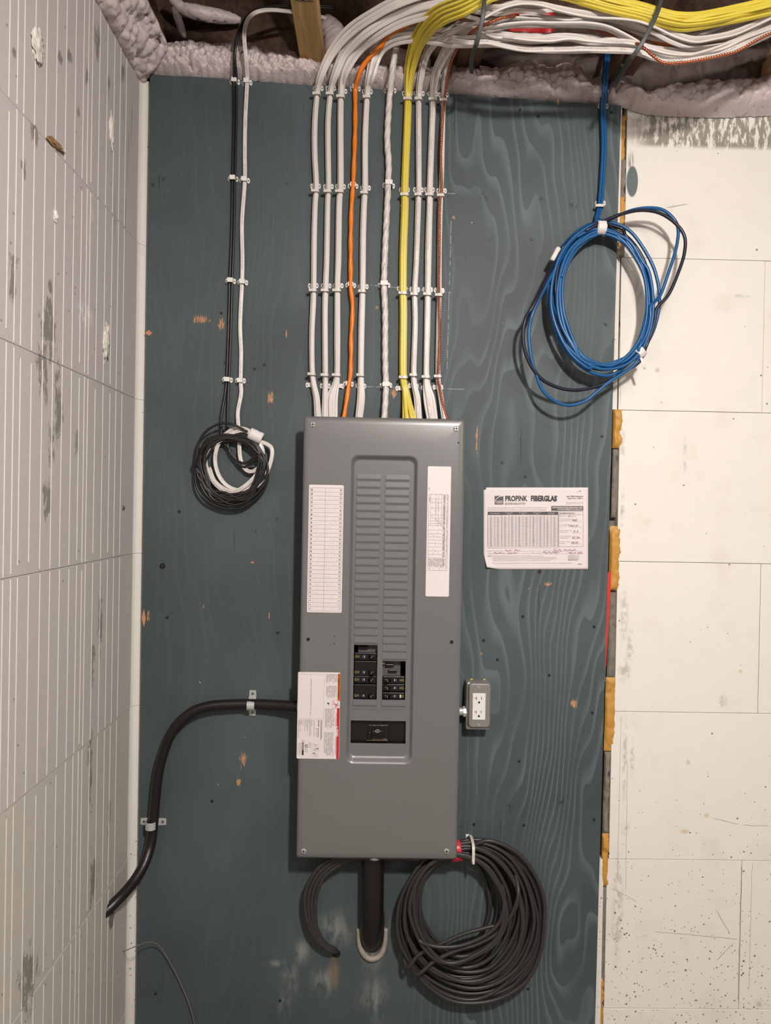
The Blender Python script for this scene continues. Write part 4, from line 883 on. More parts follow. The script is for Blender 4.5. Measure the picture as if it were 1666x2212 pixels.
for a_, b_, c_, d_ in ((152, 158, 202, 128), (156, 1158, 202, 1126)):
    p0 = s.pt(*q_(a_, b_), .001); p1 = s.pt(*q_(c_, d_), .001); link('staple', sweep([p0+Vector((0, .002, 0)), p0, p1, p1+Vector((0, .002, 0))], prof_round(.0005, 6)), M_zinc, sheet)

# ------------------------------------------------------------------ cables
def cable(name, pts, prof, m, label, cat, group=None, twist=0.0, step=.008, raw=False):
    path = cr([P(*q) for q in pts] if not raw else pts, step)
    return tag(link(name, sweep(path, prof, twist), m), label, cat, group)
LANES = {'W1': [(1036, 45), (1057, 26), (1122, 9), (1165, 11), (1191, 17), (1229, 30), (1294, 39), (1358, 41), (1405, 54), (1444, 73), (1474, 86), (1509, 92), (1552, 82), (1595, 73), (1666, 39), (1760, 5)],
         'W2': [(1036, 50), (1057, 34), (1100, 19), (1165, 24), (1229, 17), (1294, 26), (1337, 34), (1401, 64), (1444, 86), (1487, 103), (1552, 101), (1595, 88), (1666, 52), (1760, 20)],
         'W3': [(1023, 71), (1079, 60), (1130, 52), (1173, 56), (1208, 56), (1259, 56), (1294, 56), (1337, 73), (1380, 95), (1423, 125), (1457, 129), (1509, 122), (1600, 92), (1666, 64), (1760, 30)],
         'W4': [(1002, 90), (1049, 88), (1092, 97), (1143, 105), (1208, 105), (1272, 103), (1337, 105), (1380, 107), (1406, 120), (1431, 129), (1466, 131), (1552, 116), (1666, 68), (1760, 30)],
         'W5': [(1030, 55), (1100, 42), (1165, 41), (1229, 47), (1294, 43), (1337, 47), (1380, 65), (1423, 82), (1487, 86), (1552, 64), (1666, 30), (1760, 0)],
         'W6': [(1030, 75), (1100, 80), (1165, 88), (1229, 82), (1294, 92), (1337, 90), (1380, 98), (1423, 112), (1487, 120), (1552, 108), (1666, 60), (1760, 25)],
         'WT': [(1036, 8), (1120, -5), (1230, -12), (1330, -10), (1420, -2), (1500, 2), (1600, -2), (1760, -20)],
         'CU': [(1036, 58), (1079, 39), (1143, 33), (1229, 45), (1337, 80), (1386, 100), (1406, 127), (1440, 137), (1487, 135), (1552, 122), (1595, 110), (1666, 70), (1760, 40)],
         'Y': [(1040, 0), (1100, -17), (1165, -18), (1229, -8), (1294, 12), (1358, 28), (1401, 38), (1444, 52), (1480, 58), (1530, 52), (1595, 38), (1666, 22), (1760, -2)]}
def lane(k, dy=0, d=.26, jit=3.0, seed=0, x0=1050, dd=.0):
    o = []; x = x0
    while x < 1780:
        o.append((x, li(LANES[k], x)+dy+jit*noise.noise(Vector((x*.012, seed*3.1, 1))), d+.010*noise.noise(Vector((x*.01, seed*2.3, 7)))+dd*(x-1050)/700)); x += 42
    return o
flat = prof_flat(.0088, .0056); flat_b = prof_flat(.0115, .0056); yflat = prof_flat(.0096, .0056)
D0 = .0335
RUNS = {
 'C1': dict(v=[(687, 905), (684, 860), (675, 812), (674, 728), (677, 656), (678, 615), (679, 512), (681, 440), (683.5, 402), (680, 324), (681, 257), (686, 200)],
            fan=[(694, 162, .062), (717, 113, .085), (755, 67, .13), (809, 30, .18), (863, 2, .22), (940, -22, .25), (1010, -26, .26)], lanes=['WT', 'WT', 'WT'], n=3),
 'C2': dict(v=[(702, 905), (703, 834), (703, 800), (702, 680), (704, 615), (706, 560), (708, 440), (710, 402), (709, 270), (714.5, 200)],
            fan=[(724, 162, .062), (744, 116, .085), (787, 70, .14), (850, 32, .18), (917, 8, .22), (985, 2, .24)], lanes=['WT', 'WT', 'W1'], n=3),
 'C3': dict(v=[(717, 905), (718, 858), (728, 815), (729, 728), (729, 617), (731, 560), (733, 440), (736, 402), (736, 270), (737.5, 200)],
            fan=[(744, 157, .062), (771, 108, .09), (809, 73, .14), (863, 43, .18), (930, 24, .215), (990, 18, .235)], lanes=['W1', 'W2', 'W2', 'W5'], n=4),
 'C5': dict(v=[(775.5, 905), (780, 860), (780, 812), (781, 704), (784, 617), (784.5, 512), (787, 440), (789, 405), (789, 297), (794, 203)],
            fan=[(800, 167, .062), (814, 116, .075), (841, 86, .105), (890, 76, .13), (940, 80, .15), (985, 86, .18)], lanes=['W6', 'W6', 'W4', 'W4'], n=4),
 'C8': dict(v=[(904.5, 908), (901, 860), (894, 815), (897, 704), (896, 632), (900, 560), (904, 440), (905, 405), (905, 297), (905, 211)],
            fan=[(910, 162, .062), (922, 116, .09), (944, 86, .14), (975, 66, .18), (1012, 52, .22)], lanes=['W5', 'W5', 'W6'], n=3),
 'C9': dict(v=[(934.5, 908), (927, 860), (921, 815), (923, 704), (924.5, 627), (926, 536), (928.5, 440), (929, 405), (935, 243), (936, 211)],
            fan=[(941, 162, .062), (960, 119, .10), (985, 84, .16), (1016, 64, .21)], lanes=['W5', 'W3', 'W3', 'W6'], n=4),
 'C10': dict(v=[(960, 908), (953, 860), (946.5, 815), (947, 728), (949, 632), (950, 536), (952, 440), (954, 405), (957, 270), (959, 205)],
            fan=[(962, 151, .066), (975, 110, .10), (1000, 80, .16)], lanes=['W3', 'W4'], n=2),
 'C7': dict(v=[(885, 908), (877, 848), (871, 807), (872, 680), (871, 620), (872, 536), (875, 440), (875, 405), (881, 243), (882, 200)],
            fan=[(888, 140, .075), (906, 84, .16), (944, 38, .25), (998, 13, .30)], lanes=['Y']*5, n=5)}
NAMES = {'C1': 'white cable in the leftmost tied run above the panel', 'C2': 'white cable in the second tied white run above the panel', 'C3': 'white cable in the tied run just left of the orange cable', 'C5': 'white cable in the tied run just right of the orange cable',
         'C7': 'yellow cable in the tied yellow run down to the panel', 'C8': 'white cable in the run just right of the yellow cables', 'C9': 'white cable in the second run right of the yellow', 'C10': 'white cable in the run beside the bare copper wire'}
GR = {'C1': 'leftmost white cable run', 'C2': 'second white cable run', 'C3': 'third white cable run', 'C5': 'white run right of the orange cable', 'C7': 'yellow cable run', 'C8': 'first white run right of the yellow cables', 'C9': 'second white run right of the yellow cables', 'C10': 'rightmost white run with the copper wire'}
cnt = 0
for key, R_ in RUNS.items():
    n_ = R_['n']
    for k in range(n_):
        cnt += 1; dx = (k-(n_-1)/2)
        if key == 'C7': offx = dx*2.0; dep = D0+(k % 2)*.0065+.001; sprd = 9.5
        else: offx = (dx*2.3 if n_ < 4 else dx*2.0); dep = D0+((k % 2) if n_ < 4 else (0, 1, 1, 0)[k])*.0058; sprd = 9
        pts = []
        for i, (a_, b_) in enumerate(R_['v']):
            wob = .8*noise.noise(Vector((b_*.02, cnt*1.7, 0)))
            low = 1.0+(1.9 if b_ > 850 else 0)*(1 if key in ('C3', 'C7', 'C9') else .3)
            pts.append((a_+offx*low+wob, b_, dep+(.018 if b_ > 890 else .004 if b_ > 850 else 0)))
        fan = R_['fan']; L = len(fan)
        for i, (a_, b_, d_) in enumerate(fan):
            nx = fan[min(i+1, L-1)]; pv = fan[i-1] if i else (*R_['v'][-1], 0); tx, ty = nx[0]-pv[0], nx[1]-pv[1]; l_ = math.hypot(tx, ty); nxn, nyn = -ty/l_, tx/l_
            f_ = min(1, (i+1)/3); sp_ = sprd*f_ if key not in ('C8', 'C9', 'C10') else 6.5*f_
            q = (dx*sp_)+(offx*(1-f_))
            pts.append((a_+nxn*q, b_+nyn*q, d_+(k % 2)*.006+.004*dx))
        ln_ = R_['lanes'][k % len(R_['lanes'])]
        if key == 'C7': pts += lane('Y', -9+8.0*dx, .315+.006*(k % 2), 2.0, cnt, 1055, .0)
        elif ln_ == 'WT': pts += lane('WT', -22+9*dx+(10 if key == 'C2' else 0), .26, 2, cnt, 1070)
        else: pts += lane(ln_, (k-1.5)*4.0, .25+.012*((cnt*7) % 5), 5, cnt, 1062 if key in ('C8', 'C9', 'C10') else 1075)
        m_ = (M_yellowp if k == 0 else M_yellow) if key == 'C7' else (M_whitep if (key in ('C8', 'C9') and k == 1) else M_white)
        pf = yflat if key == 'C7' else flat
        cable('electrical_cable', pts, pf, m_, ('first', 'second', 'third', 'fourth', 'fifth')[k]+' '+NAMES[key].replace(' cable in', ' cable from the left in', 1), 'cable', GR[key])
# further cables that only run along the bundle
for k in range(7):
    ln_ = ('W1', 'W2', 'W3', 'W4', 'W5', 'W6', 'W6', 'W5', 'W2', 'W4', 'W3', 'W1', 'W6', 'W5')[k]; seed = 60+k
    yl = li(LANES[ln_], 1040); P0 = [(1000+3*k, yl+26, -.04), (1014+3*k, yl+16, .06), (1030+2*k, yl+6, .16)]
    cable('electrical_cable', P0+lane(ln_, ((k*5) % 9-4)*1.5, .235+.008*(k % 5), 6, seed, 1072), flat, M_white, 'white cable running only along the ceiling bundle at the upper right', 'cable', 'white cables along the ceiling bundle')
cable('electrical_cable', [(905, 84, .13), (960, 86, .17)]+lane('W4', 3, .305, 1.5, 99, 1010), flat_b, M_whitep, 'bright white printed cable along the lower edge of the ceiling bundle', 'cable')
cable('electrical_cable', [(985, 50, .2), (1020, 52, .26)]+lane('W1', 0, .315, 1.0, 98, 1040), flat_b, M_white, 'bright white cable humping over the red plastic in the ceiling bundle', 'cable')
for k in range(3):
    cable('electrical_cable', lane('Y', -2+7*(k-2)-9, .325, 2, 120+k, 1210), yflat, M_yellow, 'yellow cable running only along the right part of the ceiling bundle', 'cable', 'yellow cables along the ceiling bundle')
# bare copper ground
cu_pts = [(968, 908, .060), (959, 880, .052), (950, 835, D0+.011), (947, 815, D0+.012), (950, 728, D0+.012), (949, 632, D0+.012), (950, 536, D0+.012), (951, 440, D0+.012), (955, 405, D0+.012), (953, 330, D0+.012), (959, 230, D0+.012), (962, 200, D0+.014), (970, 151, .084), (986, 110, .145), (1015, 73, .225)]+[(a_, b_, .235 if 1110 < a_ < 1368 else .322) for a_, b_, c_ in lane('CU', 0, .32, 1, 200, 1050)]
cable('copper_wire', cu_pts, prof_lobe(.0030, 3, .25, 12), M_copper, 'bare stranded copper ground wire in the rightmost run, looping under the bundle', 'wire', twist=2*math.pi/.018, step=.003)
# orange and heavy white cables
org = [(743, 905, .05), (745, 891, .045), (754, 831, D0+.004), (758, 800, D0), (759, 728, D0), (762, 668, D0), (758, 617, D0), (758, 584, D0), (758, 512, D0), (760, 440, D0), (763, 402, D0), (767, 297, D0), (768, 243, D0), (768, 194, D0), (773, 172, .052), (779, 152, .066), (796, 127, .078), (823, 100, .095), (850, 70, .12), (917, 40, .17), (985, 35, .20)]+lane('W5', 8, .225, 3, 301, 1050)
cable('electrical_cable', org, prof_lobe(.0057, 2, .09), M_orange, 'single bright orange cable', 'cable', twist=2*math.pi/.13)
hv = [(830, 908, .055), (832, 880, .045), (834, 834, D0+.004), (832.5, 776, D0+.003), (832.5, 680, D0+.003), (830, 615, D0+.003), (832.5, 536, D0+.003), (837, 440, D0+.003), (839, 400, D0+.003), (840, 351, D0+.003), (837, 297, D0+.003), (841.5, 216, D0+.003), (845, 178, .055), (848, 151, .072), (854, 116, .078), (864, 88, .082), (915, 72, .12), (985, 66, .18)]+lane('W6', -6, .22, 3, 302, 1050)
cable('electrical_cable', hv, prof_lobe(.0080, 3, .075), M_whitep, 'single thick twisted white cable left of the yellow run', 'cable', twist=2*math.pi/.10)

# ---- left pair and their coil
def ell(cx_, cy_, rx, ry, a0, a1, n_, d, jit=0, seed=0, tilt=0, dd=0):
    o = []
    for i in range(n_+1):
        a_ = math.radians(a0+(a1-a0)*i/n_); j = 1+jit*noise.noise(Vector((math.cos(a_)*1.3+seed, math.sin(a_)*1.3, a_*.11+seed*.7)))
        x, y = rx*j*math.cos(a_), -ry*j*math.sin(a_); ct, s2_ = math.cos(tilt), math.sin(tilt)
        o.append((cx_+x*ct-y*s2_, cy_+x*s2_+y*ct, d+dd*math.sin(a_)))
    return o
for k in range(2):
    o_ = 2.7*(k*2-1)
    v = [(725, 14+4*k, -.02), (660, 12+4*k, .0), (600, 12+4*k, .03), (545, 26+8*k, .060), (515, 70+10*k, .072), (506+k*2, 120, .066), (508+o_, 160, .040), (508+o_, 182, .029), (508+o_, 260, .027), (505+o_, 388, .027), (503+o_, 500, .027), (499+o_, 608, .027), (496+o_, 720, .027), (492+o_, 821, .027), (489+o_*1.5, 860, .030), (485+o_*2.6, 905, .034), (486+o_*2, 950, .036)]
    if k: v += [(496, 975, .038), (512, 995, .040), (532, 1000, .045), (552, 985, .050)]+ell(502, 1008, 62, 66, 20, 1440+150, 110, .052, .22, 3.3, 0)
    else: v += [(500, 975, .038), (522, 1008, .040), (545, 1002, .045)]+ell(500, 1010, 70, 72, 10, 1620, 130, .050, .26, 8.1, 0)+[(420, 1000, .06), (426, 985, .06), (430, 955, .06), (446, 931, .06), (474, 915, .062), (495, 915, .062), (513, 921, .060), (535, 933, .058)]
    cable('control_cable', v, prof_round(.0032, 9), M_black, ('left' if k == 0 else 'right')+' one of two thin black cables clipped at the left side of the board', 'cable', 'pair of thin black cables on the left')
for k in range(2):
    v = ell(498, 1022, 78-6*k, 78-8*k, 130+40*k, 460+260*k, 34, .046, .08, 20+k*5, 0)
    cable('control_cable', v, prof_round(.0032, 9), M_black, ('lowest' if k == 0 else 'second lowest')+' loose black loop hanging in the small coil', 'cable', 'loose outer loops of the small coil')
wv = [(735, 96, .0), (742, 75, -.01), (728, 50, -.02), (700, 38, -.02), (640, 27, .01), (575, 22, .055), (540, 36, .070), (528, 70, .074), (531, 120, .066), (534, 158, .040), (534, 180, .029), (530, 260, .027), (529, 330, .027), (529, 390, .027), (523, 480, .027), (524, 560, .027), (523, 610, .027), (519, 700, .027), (521, 760, .027), (520, 822, .027), (521, 850, .029), (514, 890, .031), (515, 920, .032), (517, 959, .033), (519, 989, .034), (527, 1010, .037), (540, 1019, .040), (556, 1012, .043)]+ell(517, 992, 52, 66, 10, 395, 16, .043, .03, 1, 0)+[(585, 965, .047), (587, 989, .048), (575, 1024, .048), (555, 1050, .048), (530, 1068, .048), (495, 1066, .047), (468, 1048, .047), (452, 1024, .047), (444, 995, .047), (456, 970, .047), (478, 950, .048), (520, 930, .050), (545, 940, .048), (562, 962, .047), (568, 990, .047), (556, 1022, .047), (529, 1050, .05), (500, 1062, .050), (466, 1042, .043), (452, 1010, .040)]
cable('electrical_cable', wv, prof_flat(.0104, .0062), M_whitep, 'flat white cable beside the thin black pair, ending in the small coil', 'cable')

# ---- blue coil
def blob_tube(name, bm, m, label, cat): return tag(link(name, bm, m, None, True), label, cat)
def Z(L, d0, d1): n_ = len(L)-1; return [(1080+a_/3.786, 420+b_/3.786, d0+(d1-d0)*i/max(1, n_)) for i, (a_, b_) in enumerate(L)]
def bring(a0, a1, j, d, seed): return ell(1304, 644, 107+j*1.5, 153+j*1.5, a0, a1, max(4, int(abs(a1-a0)/20)), d, .075, seed, math.radians(-3), -.010)
dropA = [(1330, 60, .02), (1318, 90, .045), (1312, 125, .060), (1308, 180, .058), (1306, 205, .046), (1303, 240, .031), (1305, 315, .029), (1301, 392, .029), (1296, 446, .032), (1290, 474, .042)]
def drop(o_): return [(a_+o_, b_, c_+abs(o_)*.0006) for a_, b_, c_ in dropA]
LL1 = Z([(430, 700), (300, 900), (240, 1100), (250, 1300), (290, 1450), (350, 1600), (450, 1690), (570, 1725), (700, 1690), (800, 1610), (900, 1530), (1010, 1460), (1120, 1370)], .10, .085)
LL2 = Z([(430, 710), (290, 880), (210, 1020), (190, 1180), (230, 1350), (330, 1500), (480, 1580), (650, 1600), (850, 1550), (1000, 1460), (1140, 1370)], .11, .08)
UR1 = Z([(1290, 1020), (1310, 830), (1380, 640), (1440, 450), (1460, 300), (1430, 210), (1340, 130), (1220, 110), (1080, 130), (930, 190), (800, 250)], .08, .07)
UR2 = Z([(1280, 1040), (1380, 820), (1460, 640), (1510, 480), (1510, 340), (1430, 230), (1300, 150), (1150, 130), (1000, 160), (860, 215), (700, 300)], .085, .075)
gB = 'blue cables of the oval coil'
lbB = 'blue cable dropping at the right of the board into the large oval coil'
v = drop(-2.5)+bring(95, 180, 0, .065, 1)+bring(190, 360+85, -3, .072, 1)[0:]+bring(440+20, 500, 4, .078, 1)+LL1[1:]+bring(312, 352, 0, .085, 1)+UR1[1:]+bring(100, 250, 3, .085, 1)+bring(255, 520, -6, .080, 1)
cable('data_cable', v, prof_round(.0043, 10), M_blue, 'blue cable that swings out of the oval coil into two big loose loops', 'cable', gB)
v = drop(3.0)+bring(85, 440, 6, .070, 11)+bring(450, 800, -8, .078, 11)+bring(810, 1100, 2, .082, 11)+bring(1110, 1200, -3, .082, 11)
cable('data_cable', v, prof_round(.0043, 10), M_blue, 'blue cable dropping at the right that stays in the tight oval coil', 'cable', gB)
v = Z([(540, 480), (430, 800), (330, 1050), (290, 1200), (280, 1380), (310, 1500), (400, 1570)], .09, .10)[::-1]
v = bring(95, 200, -12, .070, 21)+bring(215, 680, -5, .078, 21)[1:]
cable('data_cable', v, prof_round(.0043, 10), M_blue, 'loose blue strand crossing the inside of the oval coil', 'cable')
v = [(a_-5, b_+6, .026) for a_, b_, c_ in dropA]+bring(88, 180, 5, .060, 31)[:3]+bring(150, 436, -1, .068, 31)+bring(445, 505, 6, .080, 31)+LL2[1:]+bring(318, 350, 5, .082, 31)+UR2[1:]+bring(110, 420, -1, .074, 31)+bring(425, 560, 4, .070, 31)
cable('data_cable', v, prof_round(.0043, 10), M_navy, 'dark navy cable woven through the blue oval coil', 'cable')
def wrap(label, px, py, d, ang, rad, ln, m=M_tape, rr2=None, cat='tape', name='tape_wrap', seed=0):
    """a band of tape round a strand bundle; ang = strand direction in the picture"""
    c = P(px, py, d); t = Vector((math.cos(ang), 0, -math.sin(ang))); n_ = Vector((0, -1, 0)); s2_ = n_.cross(t); bm = bmesh.new(); seg = 20; rows = 7; V = []
    for i in range(rows):
        u = (i/(rows-1)-.5)*ln; row = []
        for j in range(seg):
            a_ = 2*math.pi*j/seg; k = 1+.10*noise.noise(Vector((i*.9, j*.5, seed)))
            row.append(bm.verts.new(c+t*(u+.002*noise.noise(Vector((j*.7, seed, i//(rows-1)))))+s2_*rad*k*math.cos(a_)+n_*(rr2 or rad)*k*math.sin(a_)))
        V.append(row)
    for i in range(rows-1):
        for j in range(seg): bm.faces.new((V[i][j], V[i][(j+1) % seg], V[i+1][(j+1) % seg], V[i+1][j]))
    bm.faces.new(V[0]); bm.faces.new(V[-1][::-1]); bmesh.ops.recalc_face_normals(bm, faces=bm.faces); return tag(link(name, bm, m, None, True), label, cat)
w_ = wrap('white tape wrapped round the top of the blue coil', 1299, 492, .070, .02, .0175, .021, rr2=.017, seed=1)
wrap('small white tape flag on the left side of the blue coil', 1200, 549, .078, -1.1, .0062, .036, rr2=.006, seed=2)
wrap('white tape wrapped round the lower right of the blue coil', 1381, 762, .078, -.75, .0165, .018, rr2=.017, seed=3)
bm = sweep(cr([P(1385, 772, .088), P(1390, 785, .090), P(1393, 797, .087)], .004), prof_flat(.007, .0008, 10)); tag(link('tape_tail', bm, M_tape), 'loose white tape tail hanging below the blue coil', 'tape')
wrap('white tape wrapped round the small black and white coil', 553, 942, .052, .42, .0150, .034, rr2=.014, seed=4)

# ---- big black coil at the bottom, and its cables coming out of the wall
hole = P(727, 2060, DP)
for k in range(4):
    q = k*5.5
    st = [(728, 2058, .004), (724, 2056-2*k, .035), (706-q*.3, 2050-q*.8, .050), (680+q*.5-4, 2020-q, .058), (661+q*1.2, 1975-q*.4, .060), (660+q*1.5, 1930, .062), (675+q*1.6, 1893, .064), (698+q*2.4, 1866, .066), (732+q*2.5, 1853, .072), (790, 1850+k*1.2, .085), (850, 1850+k*1.2, .085), (905, 1851+k*1.5, .080), (960, 1846-3*k, .070)]
    loops = []
    nL = (5, 5, 4, 4)[k]
    for L in range(nL):
        s2_ = ((L*4+k*2.3) % 17)/17.0+random.uniform(-.05, .05); rx = 78+84*s2_; ry = 98+78*s2_
        cx_ = 988+36*s2_+random.uniform(-5, 5); cy_ = 1948+43*s2_+random.uniform(-4, 4)
        # loops gather at the tie near the top
        seg = ell(cx_, cy_, rx, ry, 78, -270, 17, .036+.036*random.random(), .085, k*7+L*3.3)
        loops += seg if not loops else seg
    cable('cable_lead', st+loops, prof_round(.0052, 9), M_blackg, ('outermost', 'second outermost', 'second innermost', 'innermost')[k]+' heavy black cable arcing out of the lower hole into the large coil', 'cable', 'black cables of the large bottom coil')
for k in range(3):
    s2_ = (.95, .6, .25)[k]; rx = 78+82*s2_; ry = 98+78*s2_
    v = ell(988+36*s2_-4*k, 1950+43*s2_, rx, ry, 95+10*k, -265*(1 if k else 1.0)-360, 38, .050+.02*k, .11, 50+k*4)
    cable('cable_lead', v, prof_round(.0052, 9), M_blackg, ('outermost', 'middle', 'innermost')[k]+' extra turns of heavy black cable in the large bottom coil', 'cable', 'extra turns in the large bottom coil')
for k, L_ in enumerate((([(880, 2090), (905, 2062), (950, 2040), (1000, 2018), (1050, 2004), (1090, 1992), (1118, 1950)]), ([(900, 2105), (940, 2075), (990, 2052), (1030, 2040), (1075, 2015), (1105, 1975), (1120, 1930)]), ([(905, 2030), (930, 2042), (965, 2046), (1005, 2040), (1050, 2020), (1080, 1990), (1090, 1945)]))):
    v = [(a_, b_, .078+.006*k) for a_, b_ in L_]; v = [(v[0][0]-10, v[0][1]-40, .040)]+v+[(v[-1][0]-8, v[-1][1]-50, .045)]
    cable('cable_lead', v, prof_round(.0050, 9), M_blackg, ('uppermost', 'middle', 'lowest')[(0, 2, 1)[k]]+' stray black strand crossing the lower inside of the large bottom coil', 'cable', 'stray strands of the large bottom coil')
wrap('red tape wrapped round the large bottom coil at the panel corner', 985, 1838, .068, -.12, .026, .026, M_redtape, .022, seed=6)
# mount and tie on the big coil
def tie_loop(name, px, py, d0, d1, hw, label, tilt=0.0, hh=.0035, m=M_tie, side=-1, vertical=False, group=None):
    c = P(px, py, (d0+d1)/2); n_ = 20; pth = []
    for i in range(n_+1):
        a_ = 2*math.pi*i/n_; cx_, sy_ = math.cos(a_), math.sin(a_); u = hw*math.copysign(abs(cx_)**.5, cx_); w2 = (d1-d0)/2*math.copysign(abs(sy_)**.5, sy_)
        pth.append(c+(Vector((0, -w2, u)) if vertical else Vector((u, -w2, u*tilt))))
    bm = bmesh.new(); V = []
    up_ = Vector((1, 0, 0)) if vertical else Vector((0, 0, 1))
    for p in pth[:-1]:
        o_ = (p-c); o_.normalize(); V.append([bm.verts.new(p+up_*hh), bm.verts.new(p-up_*hh), bm.verts.new(p-up_*hh+o_*.0011), bm.verts.new(p+up_*hh+o_*.0011)])
    for i in range(len(V)):
        A_, B_ = V[i], V[(i+1) % len(V)]
        for j in range(4): bm.faces.new((A_[j], A_[(j+1) % 4], B_[(j+1) % 4], B_[j]))
    bmesh.ops.recalc_face_normals(bm, faces=bm.faces); o = tag(link(name, bm, m), label, 'cable tie', group)
    hx = c+(Vector((0, -(d1-d0)/2-.002, side*hw*.5)) if vertical else Vector((side*(hw+.001), -(d1-d0)/2*.8, 0)))
    link('tie_head', bxm(hx.x-.0028, hx.x+.0028, hx.y-.0028, hx.y+.0028, hx.z-.0034, hx.z+.0034, .0008), m, o); return o
tie_loop('cable_tie', 1019, 1834, .024, .096, .026, 'white cable tie round the top of the large bottom coil', vertical=True, side=-1.3)
bm = bxm(-.0055, .0055, -.005, 0, -.012, .012, .002); mt_ = tag(link('tie_mount', bm, M_plastic), 'white screw mount above the large bottom coil', 'cable mount'); mt_.location = P(1010, 1811, DP)
bm = bmesh.new(); cyl(bm, (0, -.0055, .004), .0030, .0026, .001, 'Y', 10); link('mount_screw', bm, M_dark, mt_)
# rough hole where the cables come out
bm = bmesh.new(); cyl(bm, (hole.x, -DP-.0006, hole.z), .011, .010, .0012, 'Y', 18); tag(link('cable_hole', bm, M_dark), 'dark ragged hole where the black cables leave the board', 'hole')

# ---- conduits
def tube(name, pts, r, m, label, cat, ribs_=0, n_=18):
    path = cr([P(*q) for q in pts], .004 if ribs_ else .008); bm = sweep(path, prof_round(1.0, n_)); vs = list(bm.verts); L = 0
    for i, v in enumerate(vs):
        k = i//n_; v.co = path[k]+(v.co-path[k])*r*(1+(ribs_*(.5-.5*math.cos(k*math.pi))))
    return tag(link(name, bm, m, None, True), label, cat)
tube('flexible_conduit', [(650, 1526, .062), (632, 1525, .060), (600, 1523, .050), (545, 1521, .042), (490, 1522, .044), (445, 1527, .048), (408, 1543, .050), (375, 1576, .050), (355, 1620, .046), (342, 1670, .042), (335, 1730, .038), (331, 1780, .038), (325, 1825, .046), (312, 1866, .070), (292, 1900, .100), (273, 1924, .126), (255, 1943, .148), (236, 1962, .166), (212, 1984, .182)], .0127, M_conduit,
     'black flexible conduit curving from the panel down to the left wall', 'conduit', .05)
# straps
def strap(px, py, r, vertical, label, d=.042):
    bm = bmesh.new(); wd_ = .0095; prof = [(-.033, 0), (-.0165, 0)]+[(-r*math.cos(a_), r*math.sin(a_)) for a_ in [math.pi*k/14 for k in range(15)]]+[(.0165, 0), (.033, 0)]
    V = []
    for u, h_ in prof:
        hh = max(.0003, h_+(.022-.0 if abs(u) < r+.001 and h_ > .0 else .0)*(1 if h_ > .002 else .3))
        w2 = wd_*(.85 if abs(u) > .03 else 1)
        V.append([(u, hh, -w2), (u, hh, w2), (u, hh+.0018, w2), (u, hh+.0018, -w2)])
    VV = [[bm.verts.new((a_, -b_, c_) if not vertical else (c_, -b_, a_)) for a_, b_, c_ in row] for row in V]
    for i in range(len(VV)-1):
        for j in range(4): bm.faces.new((VV[i][j], VV[i][(j+1) % 4], VV[i+1][(j+1) % 4], VV[i+1][j]))
    bm.faces.new(VV[0]); bm.faces.new(VV[-1][::-1]); bmesh.ops.recalc_face_normals(bm, faces=bm.faces)
    o = tag(link('conduit_strap', bm, M_zinc), label, 'pipe strap'); o.location = P(px, py, DP)
    for sg in (-1, 1):
        b2 = bmesh.new(); c = (sg*.0245, -.0035, 0) if not vertical else (0, -.0035, sg*.0245); cyl(b2, c, .0036, .0028, .0026, 'Y', 12); link('strap_screw', b2, mat('strap_screw_steel', (120, 120, 118), .4, .7), o)
    return o
strap(546, 1518, .0135, True, 'zinc two-hole strap standing upright on the black conduit near the panel')
strap(332, 1774, .0135, False, 'zinc two-hole strap lying level on the black conduit by the left wall')
# torn hole in the left wall
q = PL(240, 1986); bm = bmesh.new(); pts = [(0.010*math.cos(a_)*(1+.3*math.sin(3*a_)), .022*math.sin(a_)*(1+.2*math.cos(2*a_))) for a_ in [2*math.pi*k/16 for k in range(16)]]
fa = [bm.verts.new((XL+.0016, q.y+a_*1.6, q.z-.004+b_)) for a_, b_ in pts]; fb = [bm.verts.new((XL-.0, q.y+a_*1.8, q.z-.004+b_*1.1)) for a_, b_ in pts]; bm.faces.new(fa); loft(bm, fa, fb, False); bmesh.ops.recalc_face_normals(bm, faces=bm.faces)
tag(link('wall_hole', bm, mat('torn_foam_grey', (120, 114, 104), .9, var=.25, vs=120)), 'torn hole in the left wall where the black conduit enters', 'hole')
# thick pipe under the panel
bm = bmesh.new()
pth = cr([P(806, 1840, .060), P(806, 1900, .060), P(805, 1960, .058), P(804, 1990, .050), P(803, 2012, .034), P(803, 2030, .010)], .006)
tag(link('service_pipe', sweep(pth, prof_round(.0285, 26)), M_conduit), 'thick black service pipe dropping from the panel bottom into the board', 'pipe')
bm = sweep(cr([P(782, 1972, .046), P(783, 2025, .034), P(790, 2047, .026), P(804, 2054, .024), P(818, 2047, .026), P(826, 2025, .034), P(828, 1972, .046)], .006), prof_round(.0035, 8))
tag(link('pipe_collar', bm, mat('black_rubber', (22, 20, 20), .45)), 'black rubber edge around the foot of the thick pipe', 'collar')
bm = sweep(cr([P(776, 2005, .021), P(777, 2040, .021), P(788, 2064, .022), P(804, 2072, .022), P(821, 2064, .022), P(831, 2040, .021), P(833, 2005, .021)], .005), prof_lobe(.0062, 5, .2, 10))
tag(link('plaster_rim', bm, M_plaster), 'pale rough plaster rim under the thick pipe', 'plaster')
# loose thin wire
tag(link('thin_wire', sweep(cr([PL(266, 2056)]+PP([(296, 2043, .10), (322, 2035, .06), (345, 2044, .04), (370, 2084, .032), (395, 2135, .030), (412, 2180, .030), (426, 2235, .030)]), .006), prof_round(.0011, 6)), mat('thin_brown_wire', (124, 106, 98), .5)), 'loose thin brownish wire curving at the lower left corner', 'wire')

